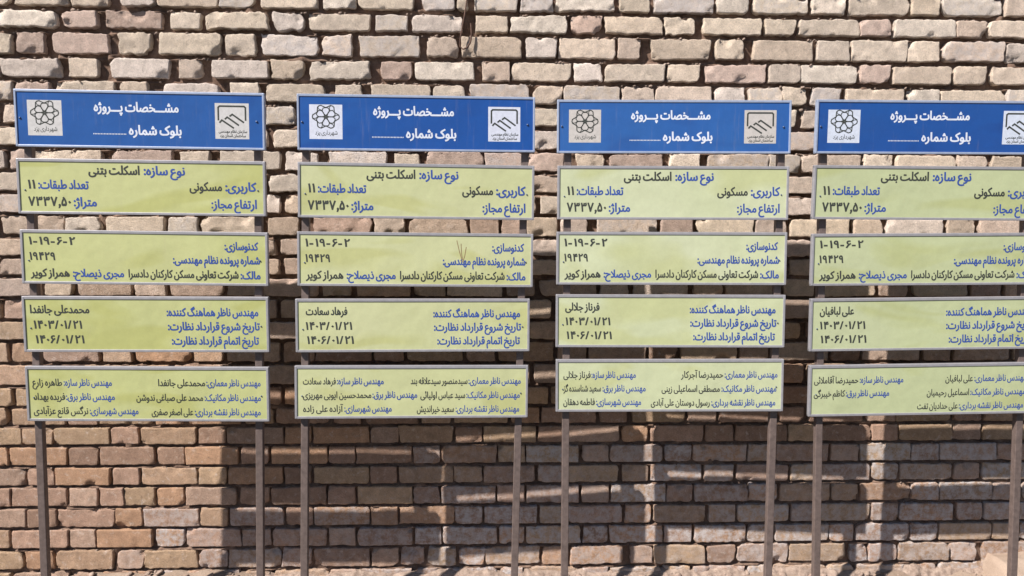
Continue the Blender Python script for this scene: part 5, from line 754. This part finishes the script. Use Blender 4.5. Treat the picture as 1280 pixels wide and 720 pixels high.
    65261: (224, [29,-115,20,-74,39,-71,58,-67,75,-63,91,-57,106,-50,119,-42,130,-32,139,-20,147,-7,153,9,156,28,157,49,156,64,154,78,150,92,145,104,138,113,131,121,122,126,112,128,101,125,91,119,83,109,77,97,73,83,72,70,73,60,76,51,81,44,90,40,102,36,116,36,131,36,145,39,159,42,171,47,173,12,164,6,155,2,144,-1,133,-2,122,-4,112,-4,99,-4,88,-2,78,0,64,5,53,12,44,21,37,32,33,45,32,60,33,72,35,85,38,98,43,110,48,122,55,133,63,143,72,152,82,159,92,164,104,167,116,169,129,167,140,164,151,158,160,151,169,141,176,131,182,118,187,105,191,91,194,76,195,61,196,46,194,16,188,-11,177,-35,163,-56,144,-74,121,-89,94,-100,64,-109]),
    65262: (236, [29,-115,20,-74,39,-71,58,-67,75,-63,91,-57,106,-50,119,-42,130,-32,139,-20,147,-7,153,9,156,28,157,49,156,70,151,89,145,105,135,118,125,125,112,128,102,126,93,120,84,110,78,98,75,89,73,79,72,69,73,60,76,54,81,49,88,45,97,42,108,40,121,39,136,39,241,39,250,37,256,33,260,26,261,19,259,11,254,4,246,-1,236,-3,117,-3,102,-2,88,0,75,4,63,9,52,16,44,24,37,34,33,46,32,61,33,74,35,88,39,101,43,113,49,125,56,135,64,145,73,153,83,160,93,164,104,168,116,169,131,167,144,163,157,155,168,144,178,131,186,114,191,95,195,72,196,46,194,16,188,-11,177,-35,163,-56,144,-74,121,-89,94,-100,64,-109]),
    65276: (300, [300,-3,281,-2,264,0,250,3,238,6,228,12,220,18,214,26,209,35,205,45,203,56,201,69,200,84,190,357,231,357,241,100,242,84,244,72,246,62,252,51,263,44,273,41,287,39,305,39,314,37,320,33,323,26,325,19,323,11,318,4,310,-1], [71,-3,57,-2,44,0,25,3,30,43,53,40,74,40,95,41,114,44,132,50,148,58,162,69,174,84,184,102,191,123,196,148,197,177,221,117,216,97,210,80,203,64,195,51,185,39,175,30,164,22,153,15,142,10,130,5,118,2,106,0,94,-1,82,-2], [180,66,173,77,166,89,157,102,147,117,135,132,122,148,108,164,92,181,76,199,58,216,40,234,20,252,47,281,68,260,88,240,106,222,122,204,137,187,151,171,163,155,175,141,185,128,193,115,201,103,208,92]),
}
RAW = {}
for cp, rec in OUTLINES.items():
    RAW[cp] = (rec[0] / 500.0, [[(c[q] / 500.0, c[q + 1] / 500.0) for q in range(0, len(c), 2)] for c in rec[1:]])
def area(c):
    return sum(c[i - 1][0] * c[i][1] - c[i][0] * c[i - 1][1] for i in range(len(c))) / 2
def fatten(c, e, sgn):
    n, out = len(c), []
    for i in range(n):
        a, b, d = Vector(c[i - 1]), Vector(c[i]), Vector(c[(i + 1) % n])
        n1, n2 = (b - a), (d - b)
        if n1.length < 1e-6 or n2.length < 1e-6:
            out.append(tuple(b)); continue
        n1 = Vector((n1.y, -n1.x)).normalized(); n2 = Vector((n2.y, -n2.x)).normalized()
        m_ = n1 + n2
        m_ = m_.normalized() if m_.length > 1e-3 else n1
        k = min(1.5, 1 / max(0.5, m_.dot(n1)))
        out.append((b.x + m_.x * e * k * sgn * 1.15, b.y + m_.y * e * k * sgn * 0.8))
    return out
def winding(px, py, cs):
    w = 0
    for c in cs:
        for i in range(len(c)):
            x0, y0 = c[i - 1]; x1, y1 = c[i]
            if (y0 <= py) != (y1 <= py):
                xx = x0 + (py - y0) / (y1 - y0) * (x1 - x0)
                if xx > px:
                    w += 1 if y1 > y0 else -1
    return w
CACHE = {}
def glyph(cp, bold):
    if (cp, bold) in CACHE:
        return CACHE[(cp, bold)]
    adv, cs = RAW[cp]
    big = max(cs, key=lambda c: abs(area(c)))
    sgn = 1 if area(big) > 0 else -1
    cs = [fatten(c, bold, sgn) for c in cs]
    co, ed = [], []
    for c in cs:
        n = len(co)
        co += [Vector(p) for p in c]
        ed += [(n + i, n + (i + 1) % len(c)) for i in range(len(c))]
    V, E, Fc, *_ = delaunay_2d_cdt(co, ed, [], 0, 1e-5)
    T = []
    for f in Fc:
        cx = sum(V[i].x for i in f) / len(f); cy = sum(V[i].y for i in f) / len(f)
        if winding(cx, cy, cs) != 0:
            T.append(tuple(f))
    CACHE[(cp, bold)] = (adv, [tuple(v) for v in V], T)
    return CACHE[(cp, bold)]
FORMS = {}
for ch, b, n in (('ا', 0xFE8D, 2), ('ب', 0xFE8F, 4), ('ت', 0xFE95, 4), ('ث', 0xFE99, 4), ('ج', 0xFE9D, 4), ('ح', 0xFEA1, 4), ('خ', 0xFEA5, 4), ('د', 0xFEA9, 2),
                 ('ذ', 0xFEAB, 2), ('ر', 0xFEAD, 2), ('ز', 0xFEAF, 2), ('س', 0xFEB1, 4), ('ش', 0xFEB5, 4), ('ص', 0xFEB9, 4), ('ض', 0xFEBD, 4), ('ط', 0xFEC1, 4),
                 ('ظ', 0xFEC5, 4), ('ع', 0xFEC9, 4), ('غ', 0xFECD, 4), ('ف', 0xFED1, 4), ('ق', 0xFED5, 4), ('ل', 0xFEDD, 4), ('م', 0xFEE1, 4), ('ن', 0xFEE5, 4),
                 ('ه', 0xFEE9, 4), ('و', 0xFEED, 2), ('پ', 0xFB56, 4), ('چ', 0xFB7A, 4), ('ژ', 0xFB8A, 2), ('ک', 0xFB8E, 4), ('گ', 0xFB92, 4), ('ی', 0xFBFC, 4),
                 ('آ', 0xFE81, 2), ('ئ', 0xFE89, 4)):
    FORMS[ch] = (b, n)
def shape(t):
    """logical order to glyphs from left to right"""
    out, i, n = [], 0, len(t)
    def joins_next(c): return c == 'ـ' or (c in FORMS and FORMS[c][1] == 4)
    def joins_prev(c): return c == 'ـ' or c in FORMS
    while i < n:
        c = t[i]
        if c in '۰۱۲۳۴۵۶۷۸۹':
            k = i
            while k < n and t[k] in '۰۱۲۳۴۵۶۷۸۹/-٫':
                k += 1
            out.append([ord(q) for q in t[i:k]]); i = k; continue
        if c in FORMS:
            pv = i > 0 and joins_next(t[i - 1])
            if c == 'ل' and i + 1 < n and t[i + 1] == 'ا':
                out.append([0xFEFC if pv else 0xFEFB]); i += 2; continue
            nx = FORMS[c][1] == 4 and i + 1 < n and joins_prev(t[i + 1])
            b = FORMS[c][0]
            out.append([b + (3 if pv and nx else 2 if nx else 1 if pv else 0)])
        elif c == '\u200c':
            pass
        else:
            out.append([ord(c)])
        i += 1
    return [g for grp in reversed(out) for g in grp]
ALEF = max(p[1] for c in RAW[0xFE8D][1] for p in c)
class Text:
    def __init__(s):
        s.V, s.F, s.k = [], [], 0
    def run(s, t, xl, xr, base, alef, y, bold=0.033):
        """xl..xr and base in panel metres, alef = height of the letter alef"""
        g = shape(t)
        x, items = 0.0, []
        for cp in g:
            if cp == 32:
                x += 0.20; continue
            adv, V, T = glyph(cp, bold)
            items.append((x, V, T)); x += adv + (0.16 if cp in (0x2d, 0x2f) else 0.07 if 0x6f0 <= cp <= 0x6f9 else 0)
        lo = min(x0 + v[0] for x0, V, T in items for v in V); hi = max(x0 + v[0] for x0, V, T in items for v in V)
        sx, sz = (xr - xl) / (hi - lo), alef / (ALEF + 0.03)
        for x0, V, T in items:
            n = len(s.V)
            s.k = (s.k + 1) % 4
            for v in V:
                s.V.append((xl + (x0 + v[0] - lo) * sx, y - s.k * 0.00002, base + v[1] * sz))
            s.F += [tuple(n + i for i in f) for f in T]
    def flat(s, pts, y):
        n = len(s.V)
        s.V += [(p[0], y, p[1]) for p in pts]
        s.F.append(tuple(range(n, n + len(pts))))
    def line(s, pts, w, y, close=False):
        pts = [Vector(p) for p in pts]
        n = len(pts)
        for i in range(n if close else n - 1):
            a, b = pts[i], pts[(i + 1) % n]
            d = (b - a).normalized(); q = Vector((-d.y, d.x)) * w / 2
            s.k = (s.k + 1) % 4
            s.flat([a + q - d * w * .3, b + q + d * w * .3, b - q + d * w * .3, a - q - d * w * .3], y - s.k * 0.00002)
    def build(s, name, material):
        me = mesh(name, s.V, s.F, material, None, False)
        return me

# ------------------------------------------------------------ the four signboards
PLANES = [(0.351, 0.000, -0.007), (0.337, -0.039, 0.028), (0.302, 0.026, 0.027), (0.301, 0.006, -0.006)]      # distance from the wall, turn and lean of each stand
XC = [-1.05, -0.32, 0.42, 1.15]
ZREF = wall(640, 560).z
def stand_plane(i, back=0.0):
    d0, yaw, lean = PLANES[i]
    return Vector((XC[i], -d0 + back, ZREF)), Vector((-yaw, -1, lean)).normalized()
POSTS = {0: (((37.5, 195), (57.5, 720)), ((323.3, 195), (326, 720))), 1: (((383, 195), (380.8, 720)), ((656, 195), (643, 720))),
         2: (((709.5, 195), (705.5, 720)), ((975.5, 195), (959.5, 720))), 3: (((1028, 195), (1019.5, 720)), ((1284, 195), (1265, 720)))}
NAMES4 = ['محمدعلی جانفدا', 'فرهاد سعادت', 'فرناز جلالی', 'علی لبافیان']
W4 = [(.03, .27), (.043, .218), (.04, .19), (.04, .187)]
B = ['مهندس ناظر معماری:', 'مهندس ناظر مکانیک:', 'مهندس ناظر نقشه برداری:', 'مهندس ناظر سازه:', 'مهندس ناظر برق:', 'مهندس شهرسازی:']
# last panel: per line (blue right x0 x1, black right x0 x1 text, blue left x0 x1, black left x0 x1 text) in photograph pixels
LAST = {
 0: [((257.6, 326), (197, 256), 'محمدعلی جانفدا', (79, 139), (40, 77), 'طاهره زارع'),
     ((255, 326), (169, 253), 'محمد علی صباغی ندوشن', (81, 142), (41, 80), 'فریده بهداد'),
     ((242, 325.5), (187.5, 240), 'علی اصغر صفری', (110, 171), (40, 108), 'نرگس قانع عزآبادی')],
 1: [((584.6, 651), (511.7, 583.3), 'سیدمنصور سیدعلاقه بند', (420, 478), (378, 418.6), 'فرهاد سعادت'),
     ((582, 650), (524, 580.5), 'سید عباس اولیائی', (464, 520), (378, 462.6), 'محمدحسین ایوبی مهریزی'),
     ((568.5, 649.5), (519.6, 566.5), 'سعید خیراندیش', (429, 488), (378, 427.6), 'آزاده علی زاده')],
 2: [((905.7, 972), (851, 904), 'حمیدرضا آجرکار', (739, 794.6), (704, 738), 'فرناز جلالی'),
     ((902, 971), (827, 900), 'مصطفی اسماعیلی زینی', (753, 807), (704, 751), 'سعید شناسنده گز'),
     ((889.5, 970), (813.7, 887.6), 'رسول دوستان علی آبادی', (745, 801.5), (704, 743.5), 'فاطمه دهقان')],
 3: [((1217.7, 1283), (1181.6, 1216), 'علی لبافیان', (1074.7, 1129), (1018, 1073), 'حمیدرضا آقاملائی'),
     ((1213.5, 1283), (1159, 1212), 'اسماعیل رحیمیان', (1058, 1112), (1018, 1057), 'کاظم خیبرگی'),
     ((1200, 1281), (1147.6, 1198.5), 'علی حدادیان تفت', None, None, None)]}
def arc(cx, cz, r, a0, a1, n=7):
    return [(cx + r * math.cos(R(a0 + (a1 - a0) * i / n)), cz + r * math.sin(R(a0 + (a1 - a0) * i / n))) for i in range(n + 1)]
def emblem_flower(x0, x1, z0, z1, yf):
    """white square with a six-petalled rosette in a hexagonal star and a line of script"""
    T1 = Text(); T1.flat([(x0, z0), (x1, z0), (x1, z1), (x0, z1)], yf)
    n1 = len(T1.F)
    w, h = x1 - x0, z1 - z0
    cx, cz, r = (x0 + x1) / 2, z0 + h * 0.645, w * 0.40
    y = yf - 0.00012
    lw = w * 0.028
    for k in range(6):
        a = 90 + 60 * k
        ca, sa = math.cos(R(a)), math.sin(R(a))
        def pt(u, v): return (cx + (u * ca - v * sa) * r, cz + (u * sa + v * ca) * r * 0.93)
        petal = [pt(.10, 0), pt(.32, .20), pt(.52, .27), pt(.70, .20), pt(.76, 0), pt(.70, -.20), pt(.52, -.27), pt(.32, -.20)]
        T1.line(petal, lw, y, True)
        a2 = a + 30
        c2, s2 = math.cos(R(a2)), math.sin(R(a2))
        def q(u, v): return (cx + (u * c2 - v * s2) * r, cz + (u * s2 + v * c2) * r * 0.93)
        T1.line([q(.66, .36), q(.98, .15), q(1.02, 0), q(.98, -.15), q(.66, -.36)], lw * 1.15, y)
        T1.line([q(.62, 0), q(.80, .14), q(.98, .12)], lw * .7, y)
        T1.line([q(.03, 0), q(.62, 0)], lw * .75, y)
        T1.line([q(.62, .38), q(.72, .30)], lw, y)
    T1.run('شهرداری یزد', x0 + w * .17, x1 - w * .15, z0 + h * .13, h * .13, y, 0.01)
    return T1, n1
def emblem_roof(x0, x1, z0, z1, yf):
    """white square with three slanting roof strokes under a bracket and two lines of script"""
    T1 = Text(); T1.flat([(x0, z0), (x1, z0), (x1, z1), (x0, z1)], yf)
    n1 = len(T1.F)
    w, h = x1 - x0, z1 - z0
    def p(u, v): return (x0 + w * u, z0 + h * (1 - v))
    y = yf - 0.00012
    T1.line([p(.10, .47), p(.10, .12), p(.14, .085), p(.86, .085), p(.90, .12), p(.90, .47)], w * .05, y)
    for (a, b, c) in (((.14, .54), (.20, .475), (.54, .69)), ((.30, .44), (.36, .39), (.69, .61)), ((.44, .36), (.51, .31), (.84, .53))):
        T1.line([p(*a), p(*b), p(*c)], w * .05, y)
    T1.run('سازمان نظام مهندسی', x0 + w * .10, x1 - w * .06, z0 + h * .175, h * .085, y, 0.03)
    T1.run('ساختمان استان یزد', x0 + w * .13, x1 - w * .10, z0 + h * .055, h * .085, y, 0.03)
    return T1, n1

LABELS = ['leftmost project signboard of blue and yellow-green panels, widest, wall bare brick to its left',
          'second project signboard from the left, with a brown tulip-shaped scratch on its third panel',
          'third project signboard from the left, with the black vertical shadow gap at its left foot',
          'rightmost project signboard, cut off by the picture edge, one post before the sand heap']
LABELS[2] = 'third project signboard from the left, hung slightly higher at its lowest panel than the others'
TH = 0.014
for i in range(4):
    p0, nrm = stand_plane(i)
    foot = []
    pp0, pn = stand_plane(i, TH + 0.013)
    ps = []
    for (a, b) in POSTS[i]:
        A = hit(*a, pp0, pn); Bp = hit(*b, pp0, pn)
        d = (Bp - A).normalized()
        gz = ZG - 0.08
        Pb = A + d * ((gz - A.z) / d.z)
        top = hit(a[0] + (a[0] - b[0]) * 0.15, 128, pp0, pn)
        top = A + d * ((top.z - A.z) / d.z)
        ps.append((top, Pb)); foot.append(Pb)
    root = empty('project_signboard', ((foot[0].x + foot[1].x) / 2, foot[0].y, ZG), label=LABELS[i], category='signboard', group='project signboards standing in a row before the wall')
    ri = Matrix.Translation(root.location).inverted()
    for (t_, b_) in ps:
        mb = MB()
        L = (t_ - b_).length
        hw = 0.0115
        mb.box(-hw, hw, -hw, hw, 0, L, 0.0018)
        o = link('post', mb.build('post', STEEL), root)
        z = (t_ - b_).normalized(); x = Vector((0, -1, 0)).cross(z).normalized() * 1.0; y = z.cross(x)
        M = Matrix((x, y, z)).transposed().to_4x4(); M.translation = b_
        o.matrix_local = ri @ M
    for k in range(5):
        c = [hit(*q, p0, nrm) for q in PANEL_PX[(i, k)]]
        ctr = (c[0] + c[1] + c[2] + c[3]) / 4
        u = ((c[1] - c[0]) + (c[2] - c[3])) / 2
        vv = ((c[0] - c[3]) + (c[1] - c[2])) / 2
        W, H = u.length, vv.length
        x = u.normalized(); y = (-nrm).normalized(); z = x.cross(y).normalized(); y = z.cross(x)
        M = Matrix((x, y, z)).transposed().to_4x4(); M.translation = ctr
        Ml = ri @ M
        # sheet, slightly bowed, on a back box
        nxg, nzg = 24, 6
        e = 0.006
        V, Fq = [], []
        rr = random.Random(i * 10 + k)
        b1, b2, b3 = rr.uniform(-.0012, .0012), rr.uniform(-.0008, .0008), rr.uniform(0, 6)
        for jz in range(nzg + 1):
            for jx in range(nxg + 1):
                a = jx / nxg; b = jz / nzg
                V.append((-W / 2 + e + (W - 2 * e) * a, 0.0001 + 0.0001 * math.sin(a * 9 + b3) + (b1 * (a - .5) + b2 * math.sin(b * 5 + b3)) * .08, -H / 2 + e + (H - 2 * e) * b))
        Vs = list(V)
        for jz in range(nzg):
            for jx in range(nxg):
                q = jz * (nxg + 1) + jx
                Fq.append((q, q + 1, q + nxg + 2, q + nxg + 1))
        nb_ = len(Vs)
        Vs += [(sx * (W / 2 - e), TH - 0.004, sz * (H / 2 - e)) for sx, sz in ((-1, -1), (1, -1), (1, 1), (-1, 1))]
        cr = [0, nxg, (nxg + 1) * (nzg + 1) - 1, (nxg + 1) * nzg]
        Fq.append((nb_ + 3, nb_ + 2, nb_ + 1, nb_))
        for s in range(4):
            Fq.append((cr[s], nb_ + s, nb_ + (s + 1) % 4, cr[(s + 1) % 4]))
        panel = link('header_panel' if k == 0 else 'information_panel', mesh('panel', Vs, Fq, BLUE if k == 0 else GREEN, None, False), root)
        panel.matrix_local = Ml
        panel.color = ((0.010, 0.070, 0.29, 1), (0.009, 0.068, 0.295, 1), (0.020, 0.092, 0.32, 1), (0.009, 0.065, 0.28, 1))[i] if k == 0 else ((0.435, 0.465, 0.215, 1), (0.465, 0.495, 0.275, 1), (0.46, 0.505, 0.325, 1), (0.42, 0.47, 0.28, 1))[i]
        fb = MB()
        fwd = 0.0095 if k else 0.008
        bv = 0.0012
        fb.box(-W / 2, W / 2, -0.002, TH, H / 2 - fwd, H / 2, bv)
        fb.box(-W / 2, W / 2, -0.002, TH, -H / 2, -H / 2 + fwd * .85, bv)
        fb.box(-W / 2, -W / 2 + fwd * .8, -0.0025, TH + .0004, -H / 2 + .001, H / 2 - .001, bv)
        fb.box(W / 2 - fwd * .8, W / 2, -0.0025, TH + .0004, -H / 2 + .001, H / 2 - .001, bv)
        link('frame', fb.build('frame', ALUBLUE if k == 0 else ALU), panel)
        def fx(a): return -W / 2 + W * a
        def fz(b): return H / 2 - H * b
        yt = -0.00025
        class Pen:
            def __init__(s, mt): s.mt = mt
            def run(s, *a):
                T_ = Text(); T_.run(*a)
                link('lettering', T_.build('lettering', s.mt), panel)
        blue, dark, wht = Pen(INKBLUE), Pen(INKDARK), Pen(WHITE)
        if k == 0:
            a1, a2, z1, z2 = (.05, .187, .18, .79)
            for (fn, q) in ((emblem_flower, (.05, .187, .185, .80)), (emblem_roof, (.800, .937, .185, .81))):
                T1, n1 = fn(fx(q[0]), fx(q[1]), fz(q[3]), fz(q[2]), yt + .0002)
                me = mesh('emblem', T1.V, T1.F, [PAPER, INKDARK], None, False, [0] * n1 + [1] * (len(T1.F) - n1))
                em = link('emblem', me, panel, label='flower emblem on a white square' if fn is emblem_flower else 'roof-stroke emblem on a white square')
                em.color = ((0.52, 0.52, 0.53, 1), (0.56, 0.60, 0.72, 1), (0.47, 0.45, 0.44, 1), (0.54, 0.60, 0.72, 1))[i]
            wht.run('مشـــخصات پـــروژه', fx(.315), fx(.655), fz(.36), H * .170, yt, .034)
            wht.run('بلوک شماره', fx(.452), fx(.665), fz(.76), H * .170, yt, .034)
            dots = Text()
            for q in range(22):
                a = .31 + .128 * q / 21
                dots.flat([(fx(a), fz(.765)), (fx(a + .0036), fz(.765)), (fx(a + .0036), fz(.745)), (fx(a), fz(.745))], yt)
            link('dotted_line', dots.build('dotted_line', WHITE), panel)
            for sx in (.02, .968):
                sb = MB()
                cx, cz_ = fx(sx), fz(.5)
                sb.tube([(cx, 0.0, cz_), (cx, -0.0022, cz_), (cx, -0.003, cz_)], [.0032, .0030, .0016], 10)
                link('screw', sb.build('screw', SCREW, True), panel)
        elif k == 1:
            ah = H * .165
            blue.run('نوع سازه:', fx(.508), fx(.675), fz(.27), ah, yt); dark.run('اسکلت بتنی', fx(.286), fx(.492), fz(.27), ah, yt)
            blue.run('کاربری:', fx(.836), fx(.963), fz(.545), ah, yt); dark.run('مسکونی', fx(.691), fx(.823), fz(.545), ah, yt)
            blue.run('تعداد طبقات:', fx(.083), fx(.285), fz(.54), ah, yt); dark.run('۱۱', fx(.042), fx(.072), fz(.54), ah, yt)
            blue.run('ارتفاع مجاز:', fx(.778), fx(.963), fz(.86), ah, yt)
            blue.run('متراژ:', fx(.222), fx(.315), fz(.85), ah, yt); dark.run('۷۳۳۷٫۵۰', fx(.040), fx(.212), fz(.85), ah * 1.05, yt)
        elif k == 2:
            ah = H * .150
            blue.run('کدنوسازی:', fx(.823), fx(.961), fz(.33), ah, yt); dark.run('۱-۱۹-۶-۲', fx(.033), fx(.22), fz(.27), ah, yt)
            blue.run('شماره پرونده نظام مهندسی:', fx(.612), fx(.967), fz(.59), ah, yt); dark.run('۱۹۴۲۹', fx(.033), fx(.137), fz(.555), ah, yt)
            blue.run('مالک:', fx(.886), fx(.968), fz(.87), ah, yt); dark.run('شرکت تعاونی مسکن کارکنان دادسرا', fx(.430), fx(.878), fz(.86), ah, yt)
            blue.run('مجری ذیصلاح:', fx(.205), fx(.412), fz(.86), ah, yt); dark.run('همراز کویر', fx(.034), fx(.192), fz(.86), ah, yt)
        elif k == 3:
            ah = H * .150
            blue.run('مهندس ناظر هماهنگ کننده:', fx(.583), fx(.958), fz(.345), ah, yt); dark.run(NAMES4[i], fx(W4[i][0]), fx(W4[i][1]), fz(.30), ah, yt)
            blue.run('تاریخ شروع قرارداد نظارت:', fx(.586), fx(.963), fz(.60), ah, yt); dark.run('۱۴۰۳/۰۱/۲۱', fx(.042), fx(.238), fz(.575), ah, yt)
            blue.run('تاریخ اتمام قرارداد نظارت:', fx(.600), fx(.958), fz(.86), ah, yt); dark.run('۱۴۰۶/۰۱/۲۱', fx(.047), fx(.245), fz(.84), ah, yt)
        else:
            ah = H * .130
            px0, px1 = PANEL_PX[(i, 4)][0][0], PANEL_PX[(i, 4)][1][0]
            def fp(x): return fx((x - px0) / (px1 - px0))
            for r_, row in enumerate(LAST[i]):
                zl = fz((.35, .62, .885)[r_])
                blue.run(B[r_], fp(row[0][0]), fp(row[0][1]), zl, ah, yt, .020); dark.run(row[2], fp(row[1][0]), fp(row[1][1]), zl, ah, yt, .020)
                if row[3]:
                    zl = fz((.35, .61, .87)[r_])
                    blue.run(B[3 + r_], fp(row[3][0]), fp(row[3][1]), zl, ah, yt, .020); dark.run(row[5], fp(row[4][0]), fp(row[4][1]), zl, ah, yt, .020)
        if k:
            for sx, sz in ((.030, .57), (.968, .53)):
                sb = MB()
                cx, cz_ = fx(sx), fz(sz)
                sb.tube([(cx, 0.001, cz_), (cx, -0.0016, cz_), (cx, -0.0024, cz_)], [.0026, .0024, .0012], 8)
                link('screw', sb.build('screw', SCREW, True), panel)
        if i == 1 and k == 2:
            sc = Text()
            for st in (((.672, .14), (.684, .36), (.694, .50)), ((.690, .20), (.692, .38), (.697, .50)), ((.712, .26), (.706, .42), (.699, .52)), ((.688, .51), (.70, .54), (.706, .52))):
                sc.line([(fx(a), fz(b)) for a, b in st], 0.0023, yt + .0001)
            link('scratch', sc.build('scratch', SCRATCH), panel, label='brown tulip-shaped scratch')
            st_ = Text()
            st_.flat([(fx(.692), fz(.56)), (fx(.692), fz(.955)), (fx(.706), fz(.955)), (fx(.703), fz(.56))], yt + .00045)
            link('streak', st_.build('streak', FADED), panel, label='faint brown run below the scratch')
